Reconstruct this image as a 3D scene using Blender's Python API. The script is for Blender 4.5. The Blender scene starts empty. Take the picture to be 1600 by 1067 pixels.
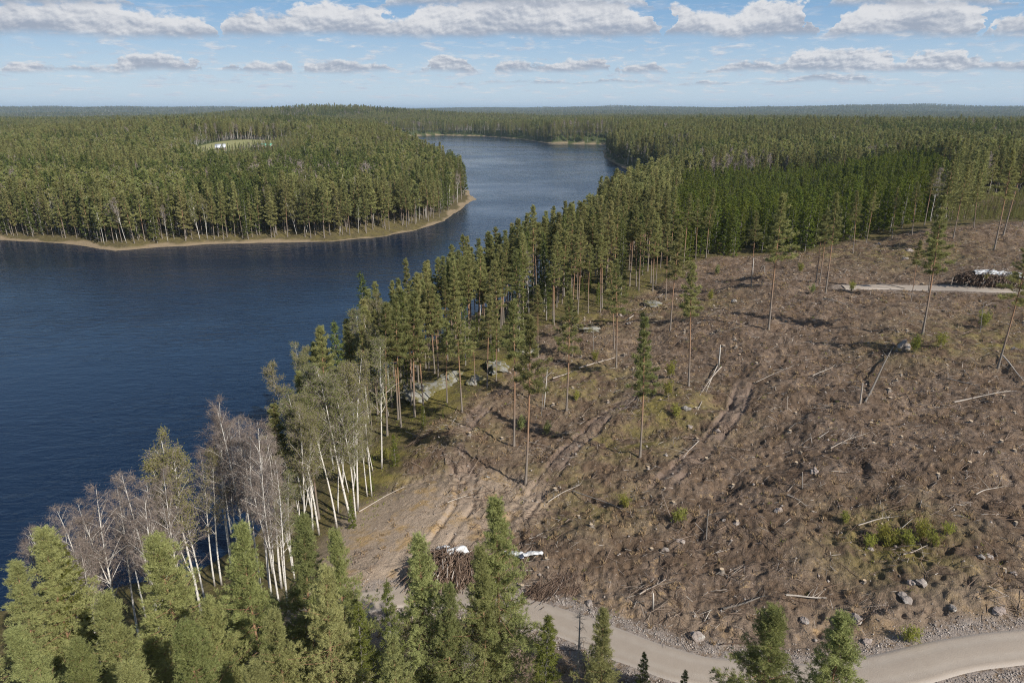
import bpy, math, random
import numpy as np
from mathutils import Vector, Euler
PI = math.pi
R = math.radians
sc = bpy.context.scene
C = sc.collection
rng = np.random.default_rng(7)
random.seed(7)

# ------------------------------------------------------------------ camera, sky, sun, exposure
CAMZ = 50.0
PITCH = R(18.8)
cam = bpy.data.cameras.new('camera')
cam.lens = 24.0; cam.sensor_width = 36.0; cam.clip_start = 0.5; cam.clip_end = 90000
camo = bpy.data.objects.new('camera', cam); C.objects.link(camo)
camo.location = (0, 0, CAMZ); camo.rotation_euler = (R(90) - PITCH, 0, 0)
sc.camera = camo
SUN_AZ = R(135.5)          # from +Y towards +X
SUN_EL = R(38)
sv = Vector((math.sin(SUN_AZ) * math.cos(SUN_EL), math.cos(SUN_AZ) * math.cos(SUN_EL), math.sin(SUN_EL)))
sl = bpy.data.lights.new('sun', 'SUN'); sl.energy = 5.0; sl.angle = R(0.5); sl.color = (1.0, 0.95, 0.87)
so = bpy.data.objects.new('sun', sl); C.objects.link(so)
so.rotation_euler = sv.to_track_quat('Z', 'Y').to_euler(); so.location = (60, -60, 90)
sc.view_settings.view_transform = 'Standard'; sc.view_settings.look = 'None'
sc.view_settings.exposure = 0.20; sc.view_settings.gamma = 1.0; sc.view_settings.use_curve_mapping = False
sc.cycles.max_bounces = 6; sc.cycles.diffuse_bounces = 2; sc.cycles.glossy_bounces = 2
sc.cycles.transmission_bounces = 2; sc.cycles.transparent_max_bounces = 4; sc.cycles.volume_bounces = 0
sc.cycles.sample_clamp_indirect = 4.0; sc.cycles.use_denoising = True; sc.cycles.denoiser = 'OPENIMAGEDENOISE'; sc.cycles.denoising_input_passes = 'RGB_ALBEDO_NORMAL'; sc.cycles.denoising_prefilter = 'NONE'
sc.cycles.pixel_filter_type = 'BLACKMAN_HARRIS'; sc.cycles.filter_width = 1.1
sc.cycles.caustics_reflective = False; sc.cycles.caustics_refractive = False
W = bpy.data.worlds.new('World'); sc.world = W; W.use_nodes = True


class NT:
    """small helper to write node trees"""
    def __init__(s, nt): s.nt = nt; nt.nodes.clear()
    def n(s, t, **k):
        d = s.nt.nodes.new(t)
        for a, b in k.items(): setattr(d, a, b)
        return d
    def l(s, a, b): s.nt.links.new(a, b)
    def put(s, sock, v):
        if isinstance(v, bpy.types.NodeSocket): s.l(v, sock)
        elif v is not None: sock.default_value = v
    def m(s, op, a, b=None, c=None, clamp=False):
        d = s.n('ShaderNodeMath', operation=op); d.use_clamp = clamp
        s.put(d.inputs[0], a); s.put(d.inputs[1], b); s.put(d.inputs[2], c)
        return d.outputs[0]
    def ss(s, x, a, b, lo=0.0, hi=1.0):
        d = s.n('ShaderNodeMapRange', interpolation_type='SMOOTHSTEP')
        s.put(d.inputs[0], x); s.put(d.inputs[1], a); s.put(d.inputs[2], b); s.put(d.inputs[3], lo); s.put(d.inputs[4], hi)
        return d.outputs[0]
    def mix(s, f, a, b, bt='MIX'):
        d = s.n('ShaderNodeMix', data_type='RGBA', blend_type=bt)
        s.put(d.inputs[0], f)
        s.put(d.inputs[6], tuple(a) + (1,) if isinstance(a, (tuple, list)) and len(a) == 3 else a)
        s.put(d.inputs[7], tuple(b) + (1,) if isinstance(b, (tuple, list)) and len(b) == 3 else b)
        return d.outputs[2]
    def noise(s, vec, scale, detail=4, rough=0.55, dist=0.0, dim='3D'):
        d = s.n('ShaderNodeTexNoise', noise_dimensions=dim)
        s.put(d.inputs['Vector'], vec); s.put(d.inputs['Scale'], scale); s.put(d.inputs['Detail'], detail)
        s.put(d.inputs['Roughness'], rough); s.put(d.inputs['Distortion'], dist)
        return d.outputs[0]
    def comb(s, x, y, z):
        d = s.n('ShaderNodeCombineXYZ'); s.put(d.inputs[0], x); s.put(d.inputs[1], y); s.put(d.inputs[2], z)
        return d.outputs[0]
    def curve(s, x, pts):
        """piecewise smooth function of x (0..1) through pts"""
        d = s.n('ShaderNodeFloatCurve'); s.put(d.inputs['Value'], x)
        cu = d.mapping.curves[0]
        cu.points[0].location = pts[0]; cu.points[1].location = pts[-1]
        for p in pts[1:-1]: cu.points.new(*p)
        for p in cu.points: p.handle_type = 'AUTO_CLAMPED'
        d.mapping.update()
        return d.outputs[0]


# sky: Nishita plus rows of fair-weather cumulus as functions of direction
g = NT(W.node_tree)
sky = g.n('ShaderNodeTexSky', sky_type='NISHITA'); sky.sun_disc = False
sky.sun_elevation = SUN_EL; sky.sun_rotation = SUN_AZ
sky.air_density = 1.0; sky.dust_density = 0.7; sky.ozone_density = 1.6; sky.altitude = 100
tc = g.n('ShaderNodeTexCoord'); sep = g.n('ShaderNodeSeparateXYZ'); g.l(tc.outputs['Generated'], sep.inputs[0])
dx, dy, dz = sep.outputs
az = g.m('ARCTAN2', dx, dy)                       # radians from the view's north
hyp = g.m('SQRT', g.m('ADD', g.m('MULTIPLY', dx, dx), g.m('MULTIPLY', dy, dy)))
el = g.m('ARCTAN2', dz, hyp)
u = g.m('ADD', g.m('MULTIPLY', az, 1 / (2 * R(42))), 0.5, clamp=True)       # -42..42 deg -> 0..1
eld = g.m('MULTIPLY', el, 180 / PI)


def az_of(px, py=60):
    v = (533.5 - py) / 1067; x = (px - 800) / 1067
    return math.degrees(math.atan2(x, math.cos(PITCH) + v * math.sin(PITCH)))


def el_of(px, py):
    v = (533.5 - py) / 1067; x = (px - 800) / 1067
    Y = math.cos(PITCH) + v * math.sin(PITCH); Z = -math.sin(PITCH) + v * math.cos(PITCH)
    return math.degrees(math.atan2(Z, math.hypot(x, Y)))


def row(prof, elmax, base_px, seed, nsc, namp, soft, stretch=1.5):
    """prof: [(px, top_py or None)], base_px: pixel row of the flat bases -> (alpha, shade)"""
    pts = []
    for px, ty in prof:
        uu = (az_of(px, base_px) + 42) / 84
        t = 0.0 if ty is None else max(0.0, (el_of(px, ty) - el_of(px, base_px)) / elmax)
        pts.append((min(max(uu, 0), 1), min(t, 1)))
    pts = [(0, pts[0][1])] + pts + [(1, pts[-1][1])]
    wv = g.noise(g.comb(g.m('MULTIPLY', az, 57.3), g.m('MULTIPLY', eld, 1.2), float(seed) + 7.7), nsc * 0.8, 4, 0.6)
    uw = g.m('ADD', u, g.m('MULTIPLY', g.m('SUBTRACT', wv, 0.5), 0.075 / (nsc + 0.6)), clamp=True)
    top = g.m('MULTIPLY', g.curve(uw, pts), elmax)
    # base elevation: straight pixel row -> slightly curved in elevation
    b0 = el_of(800, base_px); b1 = el_of(0, base_px)
    k = (b1 - b0) / (az_of(0, base_px) ** 2)
    azd = g.m('MULTIPLY', az, 180 / PI)
    base = g.m('ADD', g.m('MULTIPLY', g.m('MULTIPLY', azd, azd), k), b0)
    base = g.m('ADD', base, g.m('MULTIPLY', g.m('SUBTRACT', g.noise(g.comb(g.m('MULTIPLY', az, 57.3), float(seed), 0.0), 0.16, 2), 0.5), 1.5 * soft ** 0.5))
    h = g.m('SUBTRACT', eld, base)                      # degrees above the base
    vec = g.comb(g.m('MULTIPLY', az, 57.3), g.m('MULTIPLY', eld, stretch), float(seed))
    n1 = g.noise(vec, nsc, 8, 0.62, 0.1)
    n2 = g.noise(vec, nsc * 0.35, 2, 0.5)
    big = g.m('SUBTRACT', n1, 0.5)
    lo = g.m('ADD', h, g.m('MULTIPLY', g.m('SUBTRACT', n2, 0.5), 0.5))
    lo = g.m('ADD', lo, g.m('MULTIPLY', big, namp * 0.35))
    hi = g.m('ADD', g.m('SUBTRACT', top, h), g.m('MULTIPLY', big, namp * 1.5))
    hi = g.m('SUBTRACT', hi, 0.13)
    a = g.m('MINIMUM', g.ss(lo, -soft * 0.8, soft * 1.5), g.ss(hi, -soft * 0.2, soft * 1.0))
    # shade: lit from the upper right behind the viewer; offset noise gives the billows relief
    vec2 = g.comb(g.m('ADD', g.m('MULTIPLY', az, 57.3), 0.16), g.m('ADD', g.m('MULTIPLY', eld, stretch), 0.30), float(seed))
    n3 = g.noise(vec2, nsc, 5, 0.58, 0.1)
    rel = g.m('DIVIDE', h, g.m('ADD', top, 0.35))
    sh = g.m('ADD', g.m('MULTIPLY', rel, 0.72), g.m('MULTIPLY', g.m('SUBTRACT', n1, n3), 1.5))
    sh = g.m('ADD', sh, g.m('MULTIPLY', g.m('SUBTRACT', n2, 0.5), 0.9))
    return a, g.ss(sh, -0.05, 0.62)


hz = g.ss(eld, 0.0, 9.0)
low = g.mix(g.ss(eld, -0.5, 9.0), (6.5, 8.0, 9.3), (2.0, 4.2, 7.3))
col = g.mix(g.ss(eld, 4.0, 30.0, 0.85, 0.0), sky.outputs[0], low)


def cloud(col, alpha, shade, op, warm=(8.3, 8.3, 8.5), grey=(3.8, 4.3, 5.3)):
    cc = g.mix(shade, grey, warm)
    return g.mix(g.m('MULTIPLY', alpha, op), col, cc)


# far small scattered fragments on a flat cloud deck
kx = g.m('DIVIDE', dx, g.m('MAXIMUM', dz, 0.008)); ky = g.m('DIVIDE', dy, g.m('MAXIMUM', dz, 0.008))
pl = g.comb(g.m('MULTIPLY', kx, 0.9), g.m('MULTIPLY', ky, 0.34), 3.0)
f1 = g.noise(pl, 0.55, 7, 0.6)
f2 = g.noise(g.comb(g.m('MULTIPLY', az, 57.3), g.m('MULTIPLY', eld, 5.0), 9.0), 0.55, 6, 0.62)
wisp = g.m('MULTIPLY', g.ss(f2, 0.50, 0.68), g.m('MULTIPLY', g.ss(eld, 0.15, 1.0), g.ss(eld, 2.4, 4.6, 1.0, 0.35)))
col = cloud(col, wisp, g.ss(f1, 0.35, 0.6), 0.85, grey=(5.4, 6.1, 7.3))
f3 = g.noise(g.comb(g.m('MULTIPLY', az, 57.3), g.m('MULTIPLY', eld, 3.1), 19.0), 0.42, 7, 0.6)
frag = g.m('MULTIPLY', g.ss(f3, 0.53, 0.66), g.m('MULTIPLY', g.ss(eld, 1.2, 2.2), g.ss(eld, 4.8, 6.5, 1.0, 0.3)))
col = cloud(col, frag, g.ss(f2, 0.35, 0.62), 0.72, grey=(4.7, 5.5, 6.9))
nN = None
a, s_ = row([(0, None), (30, 147), (60, None), (150, None), (160, 149), (185, None), (400, None), (430, 147), (470, None), (700, None), (720, 126), (780, 124), (850, 122), (900, 126), (960, 122), (1010, 126), (1040, None), (1110, 120), (1170, 126), (1230, 118), (1330, 112), (1400, 138), (1450, 126), (1520, 132), (1600, 130)], 2.0, 130, 21, 1.6, 0.55, 0.16, 3.0)
col = cloud(col, a, s_, 0.88)
a, s_ = row([(-60, None), (5, None), (22, 94), (60, 94), (85, 101), (150, 101), (185, 88), (235, 80), (300, 90), (325, None), (345, None), (365, 100), (410, 92), (445, 93), (460, None), (480, 97), (520, 90), (570, 95), (600, 99), (650, None), (672, 96), (700, 84), (735, 96), (760, None), (778, 93), (815, 91), (850, 98), (895, 90), (945, 90), (965, None), (985, 95), (1025, 95), (1055, None), (1135, 97), (1175, 92), (1215, 95), (1235, 80), (1290, 72), (1380, 80), (1402, 98), (1420, 78), (1500, 74), (1530, 92), (1570, 91), (1640, 95)], 3.0, 113, 5, 1.15, 0.75, 0.20, 2.2)
col = cloud(col, a, s_, 0.93)
a, s_ = row([(-60, 15), (0, 2), (60, 0), (150, 0), (200, 8), (300, 18), (330, 26), (345, None), (352, 25), (390, 12), (440, 18), (500, 2), (600, 10), (625, 26), (660, 10), (740, -5), (860, -15), (960, 0), (1010, 20), (1028, None), (1040, 12), (1075, 5), (1105, 18), (1160, 8), (1210, -5), (1262, 15), (1275, None), (1308, 30), (1330, 8), (1440, -6), (1530, 5), (1545, 30), (1553, None), (1565, 36), (1610, 16), (1680, 15)], 5.0, 58, 11, 0.62, 1.25, 0.30, 1.7)
col = cloud(col, a, s_, 0.96)
a, s_ = row([(-60, -60), (20, -35), (120, -25), (200, -6), (230, None), (570, None), (600, -14), (700, -40), (900, -40), (1010, -10), (1030, None), (1255, None), (1300, -10), (1440, -30), (1560, -12), (1600, None)], 6.0, 10, 31, 0.6, 1.2, 0.3, 1.7)
col = cloud(col, a, s_, 0.92, warm=(8.4, 8.5, 8.9))
bg = g.n('ShaderNodeBackground'); g.l(col, bg.inputs[0]); bg.inputs[1].default_value = 0.080
wo = g.n('ShaderNodeOutputWorld'); g.l(bg.outputs[0], wo.inputs[0])
W.cycles.sampling_method = 'MANUAL'; W.cycles.sample_map_resolution = 512

# ------------------------------------------------------------------ mesh helpers
def mesh(name, V, F=None, mats=(), mi=None, smooth=False, attrs=None, nv=None):
    """V (n,3); F (m,k) array with k=3/4, or a list of such arrays (mi then a list of slot numbers)"""
    me = bpy.data.meshes.new(name)
    V = np.asarray(V, np.float32)
    Fs = F if isinstance(F, list) else ([] if F is None else [F])
    Fs = [np.asarray(f, np.int32) for f in Fs]
    me.vertices.add(len(V)); me.vertices.foreach_set('co', V.ravel())
    if Fs:
        nl = sum(f.size for f in Fs); npoly = sum(len(f) for f in Fs)
        me.loops.add(nl); me.loops.foreach_set('vertex_index', np.concatenate([f.ravel() for f in Fs]))
        tot = np.concatenate([np.full(len(f), f.shape[1], np.int32) for f in Fs])
        st = np.concatenate([[0], np.cumsum(tot)[:-1]]).astype(np.int32)
        me.polygons.add(npoly); me.polygons.foreach_set('loop_start', st)
        if mi is not None:
            me.polygons.foreach_set('material_index', np.concatenate([np.full(len(f), k, np.int32) for f, k in zip(Fs, mi)]))
        if smooth: me.polygons.foreach_set('use_smooth', np.ones(npoly, bool))
    for m in mats: me.materials.append(m)
    if attrs:
        for k, (dom, typ, a) in attrs.items():
            at_ = me.attributes.new(k, typ, dom)
            at_.data.foreach_set('value' if typ in ('FLOAT', 'INT') else 'vector', np.asarray(a, np.float32 if typ != 'INT' else np.int32).ravel())
    me.update(calc_edges=bool(Fs))
    return me


def link(name, me, parent=None, loc=None, rot=None, scale=None):
    o = bpy.data.objects.new(name, me); C.objects.link(o)
    if parent: o.parent = parent
    if loc is not None: o.location = loc
    if rot is not None: o.rotation_euler = rot
    if scale is not None: o.scale = scale
    return o


def tag(o, label=None, cat=None, group=None, kind=None):
    if label: o['label'] = label
    if cat: o['category'] = cat
    if group: o['group'] = group
    if kind: o['kind'] = kind
    return o


# value noise
_T = rng.random((256, 256)).astype(np.float32)


def vn(x, y):
    xi = np.floor(x); yi = np.floor(y); fx = x - xi; fy = y - yi
    xi = xi.astype(int); yi = yi.astype(int)
    fx = fx * fx * (3 - 2 * fx); fy = fy * fy * (3 - 2 * fy)
    a = _T[xi & 255, yi & 255]; b = _T[(xi + 1) & 255, yi & 255]
    c = _T[xi & 255, (yi + 1) & 255]; d = _T[(xi + 1) & 255, (yi + 1) & 255]
    return (a * (1 - fx) + b * fx) * (1 - fy) + (c * (1 - fx) + d * fx) * fy


def fbm(x, y, o=4, g_=0.5):
    s = 0; a = 1; t = 0
    for k in range(o):
        s = s + a * (vn(x * 2 ** k + 17.3 * k, y * 2 ** k + 5.1 * k) - 0.5); t += a; a *= g_
    return s / t * 2


def sst(x, a, b):
    t = np.clip((x - a) / (b - a), 0, 1); return t * t * (3 - 2 * t)


# ------------------------------------------------------------------ plan of the place (metres, camera above the origin)
F_ = 1067.0


def unp(px, py, z):
    u_ = (px - 800) / F_; v_ = (533.5 - py) / F_
    d = (u_, math.cos(PITCH) + v_ * math.sin(PITCH), -math.sin(PITCH) + v_ * math.cos(PITCH))
    t = (z - CAMZ) / d[2]
    return (d[0] * t, d[1] * t)


LAKE = [(-900, 20), (-400, 40), (-130, 48), (-80, 54), (-60, 57), (-46, 61), (-36, 65), (-31.5, 72), (-30, 80), (-31, 95), (-30, 110), (-26, 125), (-19, 145),
        (-11, 165), (1, 185), (14, 210), (25, 250), (34, 290), (46, 335), (72, 395), (98, 440), (118, 500), (120, 570), (108, 618), unp(975, 262, 0),
        unp(957, 253, 0), unp(945, 246, 0), unp(943, 235, 0), (190, 960), unp(946, 226, 0), unp(900, 225, 0), unp(860, 224.5, 0), unp(835, 221, 0), unp(815, 217.5, 0), unp(760, 213.5, 0),
        unp(690, 211.5, 0), unp(640, 212.5, 0), unp(600, 214, 0), unp(596, 218, 0), (-205, 1080), (-120, 800), (-62, 580), (-30, 450), (-22, 405), unp(735, 314, 0), unp(717, 326, 0),
        unp(692, 345, 0), unp(650, 359, 0), unp(600, 369, 0), unp(520, 377, 0), unp(430, 379, 0), unp(330, 381, 0), unp(250, 386, 0), unp(180, 392, 0), unp(120, 382, 0),
        unp(60, 377, 0), unp(0, 375, 0), (-300, 285), (-500, 340), (-900, 420)]
LAKE = np.array(LAKE)


def inside(x, y, poly):
    r = np.zeros(np.shape(x), bool); n = len(poly)
    for i in range(n):
        x1, y1 = poly[i]; x2, y2 = poly[(i + 1) % n]
        c = ((y1 > y) != (y2 > y))
        with np.errstate(divide='ignore', invalid='ignore'):
            xx = (x2 - x1) * (y - y1) / (y2 - y1 if y2 != y1 else 1e-9) + x1
        r ^= c & (x < xx)
    return r


def dist_line(x, y, pts, closed=False):
    """distance to a polyline, and the parameter (index + fraction) of the nearest point"""
    best = np.full(np.shape(x), 1e18); par = np.zeros(np.shape(x)); side = np.zeros(np.shape(x))
    n = len(pts); m = n if closed else n - 1
    for i in range(m):
        ax, ay = pts[i]; bx_, by_ = pts[(i + 1) % n]
        ex, ey = bx_ - ax, by_ - ay; L2 = ex * ex + ey * ey + 1e-12
        t = np.clip(((x - ax) * ex + (y - ay) * ey) / L2, 0, 1)
        qx = x - ax - t * ex; qy = y - ay - t * ey
        d2 = qx * qx + qy * qy
        k = d2 < best
        best = np.where(k, d2, best); par = np.where(k, i + t, par)
        side = np.where(k, np.sign(ex * qy - ey * qx), side)
    return np.sqrt(best), par, side


def dlake(x, y):
    d, _, _ = dist_line(x, y, LAKE, True)
    d = np.where(inside(x, y, LAKE), -d, d)
    return d + fbm(x / 9.0, y / 9.0, 3) * 1.6 * sst(np.abs(d), 60, 0)


# control heights, given where they were read off: (px, py, z)
CTRL = [(822, 755, 5), (720, 640, 5), (800, 697, 5), (885, 640, 6), (1000, 715, 8), (963, 570, 7.5), (1075, 605, 10), (1201, 515, 12.5), (1345, 630, 12.5), (1440, 520, 15),
        (1560, 570, 16), (1290, 455, 14), (1150, 402, 11.5), (1330, 376, 17), (1560, 352, 22), (1460, 358, 20), (1340, 449, 15), (1600, 452, 17), (1050, 430, 10), (900, 480, 6), (600, 760, 3),
        (560, 930, 4), (640, 925, 5), (1200, 1050, 8.5), (1600, 1005, 12), (1300, 800, 12), (850, 960, 6.5), (1100, 880, 9), (1230, 395, 13), (660, 600, 5), (1000, 450, 8), (1450, 1020, 10.5),
        (1100, 760, 9.5), (1250, 900, 10), (1500, 800, 14), (1520, 690, 15), (940, 820, 7), (700, 840, 4.5), (1050, 950, 7.5), (1660, 420, 20)]
CT = [unp(a, b, c) + (c,) for a, b, c in CTRL] + [(-20, 10, 5), (20, 10, 8), (-50, 30, 5), (60, 20, 14), (0, -40, 8), (-35, 48, 2), (100, 60, 19), (150, 120, 22), (60, -40, 16),
      (55, 225, 6.5), (85, 260, 4), (110, 300, 4), (60, 330, 4), (130, 380, 5), (95, 215, 9), (140, 250, 12), (205, 230, 19), (180, 300, 15), (230, 350, 16), (160, 430, 9), (250, 450, 12),
      (5, 150, 4), (25, 190, 6), (45, 250, 4), (-150, 300, 3), (-90, 320, 4), (-40, 360, 2), (-120, 400, 5), (-230, 350, 5), (-80, 480, 4), (-240, 480, 4), (-330, 420, 5)]
CT = np.array(CT)
def hbase(x, y):
    x = np.asarray(x, float); y = np.asarray(y, float)
    sh = x.shape; x = x.ravel(); y = y.ravel()
    num = np.zeros(x.shape); den = np.zeros(x.shape)
    for cx, cy, cz in CT:
        w = 1.0 / ((x - cx) ** 2 + (y - cy) ** 2 + 12.0 ** 2) ** 2
        num += w * cz; den += w
    near = num / den
    r = np.hypot(x, y)
    far = 7 + (7 + 9 * sst(r, 1600, 3500)) * fbm(x / 420 + 3, y / 420, 4) * sst(r, 300, 900)
    for hx, hy, ha, hs in ((-560, 2050, 27, 210), (-330, 2300, 12, 240), (-880, 2400, 6, 420), (-900, 1500, 6, 300), (500, 2500, 6, 600), (250, 900, 6, 200), (700, 900, 8, 300),
                           (-310, 740, 9, 110), (-420, 1150, 14, 120)):
        far = far + ha * np.exp(-((x - hx) ** 2 + (y - hy) ** 2) / (2 * hs * hs))
    far = far + sst(r, 4000, 9000) * (29 + 80 * fbm(x / 3200 + 9, y / 1700 + 2, 5) + 14 * sst(r, 9000, 20000)) - 9 * sst(r, 1600, 3000) * sst(r, 6500, 4200)
    z = near + (far - near) * sst(r, 380, 620)
    d = dlake(x, y)
    land = z * sst(d, -1, 24) + 0.10 + 0.55 * sst(d, 0.5, 4)
    wat = -0.30 * sst(-d, 0, 2.0) - 2.5 * sst(-d, 1, 12)
    z = np.where(d > 0, land, 0.10 + wat)
    return z.reshape(sh)


def rut(x, y):
    """wheel ruts: two grooves beside each track line"""
    o = np.zeros(np.shape(x)); m_ = np.zeros(np.shape(x))
    for T in TRACKS:
        d, p, s = dist_line(x, y, T)
        fade = sst(p, 0, 0.6) * sst(p, len(T) - 1, len(T) - 1.7)
        gr = np.exp(-((d - 1.05) / 0.30) ** 2)
        fade = fade * (0.35 + 0.65 * sst(vn(x / 3.0, y / 3.0), 0.25, 0.6)); o = o - 0.24 * gr * fade + 0.10 * np.exp(-((d - 1.7) / 0.3) ** 2) * fade
        m_ = np.maximum(m_, fade * sst(d, 1.9, 1.2) * 0.75 + 0.25 * gr * fade)
    return o, m_


def masks(x, y):
    d = dlake(x, y)
    ic = inside(x, y, CLEAR); dc, _, _ = dist_line(x, y, CLEAR, True)
    clear = sst(np.where(ic, dc, -dc) + 2.0 * fbm(x / 5, y / 5, 3), -2.5, 2.5)
    dr, pr, _ = dist_line(x, y, ROAD); dr2, _, _ = dist_line(x, y, ROAD2)
    return d, clear, dr, dr2


def height(x, y, detail=True):
    z = hbase(x, y)
    d, clear, dr, dr2 = masks(x, y)
    road = np.maximum(sst(dr, 4.6, 2.4), sst(dr2, 4.0, 2.2))
    if detail:
        r_, _ = rut(x, y)
        land = sst(d, 0.5, 5)
        rr = sst(np.hypot(x, y), 420, 260)
        yard = sst(np.hypot(x + 15, (y - 60) * 0.75), 15, 9)
        rough = (0.35 + 0.65 * clear) * (1 - road) * land * rr * (1 - 0.8 * yard)
        n = fbm(x / 8.0, y / 6.0, 3) * 0.9 - 0.5 * sst(vn(x / 6 + 80, y / 4.5), 0.72, 0.95) * clear
        n = n + fbm(x / 2.1, y / 1.6, 3) * 0.30 * (0.3 + 1.2 * vn(x / 9 + 4, y / 9))
        pit = vn(x / 0.85 + 50, y / 0.85); n = n - 0.30 * sst(pit, 0.72, 0.95) * clear; n = n + 0.22 * (fbm(x / 0.8 + 5, y / 1.3, 3)) * clear
        n = n + (vn(x / 0.42, y / 0.42) - 0.5) * 0.26
        z = z + n * rough + r_ * land
        z = z + 0.9 * np.exp(-((dr - 4.9) / 1.0) ** 2) * 0.25 * (1 + fbm(x, y, 2)) * rr
        z = z - 0.02 * road
    return z


def ray(px, py, dh=0.0):
    """ground point seen at a photo position (dh: the point dh above the ground)"""
    u_ = (px - 800) / F_; v_ = (533.5 - py) / F_
    d = np.array((u_, math.cos(PITCH) + v_ * math.sin(PITCH), -math.sin(PITCH) + v_ * math.cos(PITCH)))
    t = np.exp(np.linspace(math.log(12), math.log(3000), 1500))
    P = np.array((0, 0, CAMZ))[None] + t[:, None] * d[None]
    k = np.argmax(P[:, 2] - dh < hbase(P[:, 0], P[:, 1]))
    t0, t1 = t[k - 1], t[k]
    tt = np.linspace(t0, t1, 40); P = np.array((0, 0, CAMZ))[None] + tt[:, None] * d[None]
    k = np.argmax(P[:, 2] - dh < hbase(P[:, 0], P[:, 1]))
    return float(P[k, 0]), float(P[k, 1])


ROAD = [ray(a, b) for a, b, c in [(500, 955, 4), (560, 942, 4), (640, 930, 5), (700, 932, 5.3), (760, 940, 5.8), (820, 955, 6.3), (900, 980, 6.8), (980, 1012, 7.2), (1070, 1042, 7.8), (1170, 1058, 8.4), (1290, 1062, 9.2), (1400, 1046, 10), (1500, 1022, 10.8), (1620, 1008, 12), (1800, 1000, 14)]]
ROAD2 = [ray(a, b) for a, b, c in [(1318, 449, 14.6), (1345, 449, 15), (1400, 449, 15.4), (1470, 450, 16), (1540, 452, 16.4), (1620, 455, 17), (1800, 465, 18)]]
TRACKS = [[ray(a, b) for a, b, c in L] for L in (
    [(640, 905, 4.7), (690, 840, 4.7), (725, 790, 5), (730, 740, 5), (705, 705, 5), (730, 660, 5), (775, 620, 5.3), (830, 575, 5.6), (850, 540, 5.8)],
    [(790, 830, 5.8), (830, 780, 6), (880, 715, 6.3), (930, 665, 6.8), (980, 625, 7.3), (1010, 590, 7.8)],
    [(1010, 780, 8.4), (1060, 735, 9), (1110, 690, 9.6), (1150, 640, 10.2), (1170, 580, 10.8)])]
CLEAR = [ray(a, b) for a, b, c in [(540, 985, 4), (548, 930, 4), (565, 850, 3.5), (600, 790, 3.3), (625, 745, 4), (640, 690, 4.5), (700, 650, 5), (760, 600, 5), (810, 560, 5.5), (850, 510, 6), (930, 490, 7),
        (1000, 462, 8.5), (1060, 432, 10), (1085, 408, 10.5), (1150, 401, 11.5), (1240, 396, 13), (1310, 382, 16), (1400, 366, 18.5), (1500, 354, 21), (1600, 348, 22.5), (1800, 345, 24)]] + [(260, 100), (160, 20), (70, 12), (45, 24), (28, 31), (10, 36), (-6, 42)]
CLEAR = np.array(CLEAR)




def gz(x, y): return float(height(np.array([x]), np.array([y]))[0])


def proj(x, y, z):
    X = np.asarray(x, float); Y = np.asarray(y, float) * math.cos(PITCH) - (np.asarray(z, float) - CAMZ) * math.sin(PITCH)
    Z = np.asarray(y, float) * math.sin(PITCH) + (np.asarray(z, float) - CAMZ) * math.cos(PITCH)
    return 800 + F_ * X / Y, 533.5 - F_ * Z / Y


# ------------------------------------------------------------------ materials
def mat(name):
    m = bpy.data.materials.new(name); m.use_nodes = True
    return m, NT(m.node_tree)


def finish(g, col, rough=0.85, bump=None, spec=0.2, strength=0.4, distance=0.05, extra=None):
    p = g.n('ShaderNodeBsdfPrincipled'); g.put(p.inputs['Base Color'], col if not isinstance(col, tuple) else col + (1,))
    g.put(p.inputs['Roughness'], rough); p.inputs['Specular IOR Level'].default_value = spec
    if bump is not None:
        b = g.n('ShaderNodeBump'); b.inputs['Strength'].default_value = strength; b.inputs['Distance'].default_value = distance
        g.l(bump, b.inputs['Height']); g.l(b.outputs[0], p.inputs['Normal'])
    out = g.n('ShaderNodeOutputMaterial'); g.l(p.outputs[0], out.inputs[0])
    return p


def leaf_mat(name, c1, c2, c3, trans=0.35, hv=0.03, vv=0.5):
    """foliage: colour varies per tree, per clump and per face"""
    m, g = mat(name)
    oi = g.n('ShaderNodeObjectInfo'); at_ = g.n('ShaderNodeAttribute', attribute_name='rnd')
    t = g.n('ShaderNodeTexCoord')
    n = g.noise(t.outputs['Object'], 0.8, 2)
    c = g.mix(oi.outputs['Random'], c1, c2)
    c = g.mix(g.m('MULTIPLY', at_.outputs['Fac'], 0.55), c, c3)
    hs = g.n('ShaderNodeHueSaturation'); g.l(c, hs.inputs['Color'])
    r2 = g.m('FRACT', g.m('MULTIPLY', oi.outputs['Random'], 7.31))
    g.put(hs.inputs['Hue'], g.m('ADD', 0.5 - hv / 2, g.m('MULTIPLY', r2, hv)))
    g.put(hs.inputs['Value'], g.m('ADD', 1 - vv * 0.6, g.m('MULTIPLY', g.m('ADD', g.m('FRACT', g.m('MULTIPLY', oi.outputs['Random'], 3.77)), n), vv * 0.6)))
    d = g.n('ShaderNodeBsdfDiffuse'); g.l(hs.outputs[0], d.inputs[0])
    tr = g.n('ShaderNodeBsdfTranslucent'); g.l(g.mix(0.5, hs.outputs[0], c3), tr.inputs[0])
    mx = g.n('ShaderNodeMixShader'); mx.inputs[0].default_value = trans
    g.l(d.outputs[0], mx.inputs[1]); g.l(tr.outputs[0], mx.inputs[2])
    o = g.n('ShaderNodeOutputMaterial'); g.l(mx.outputs[0], o.inputs[0])
    return m


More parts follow.
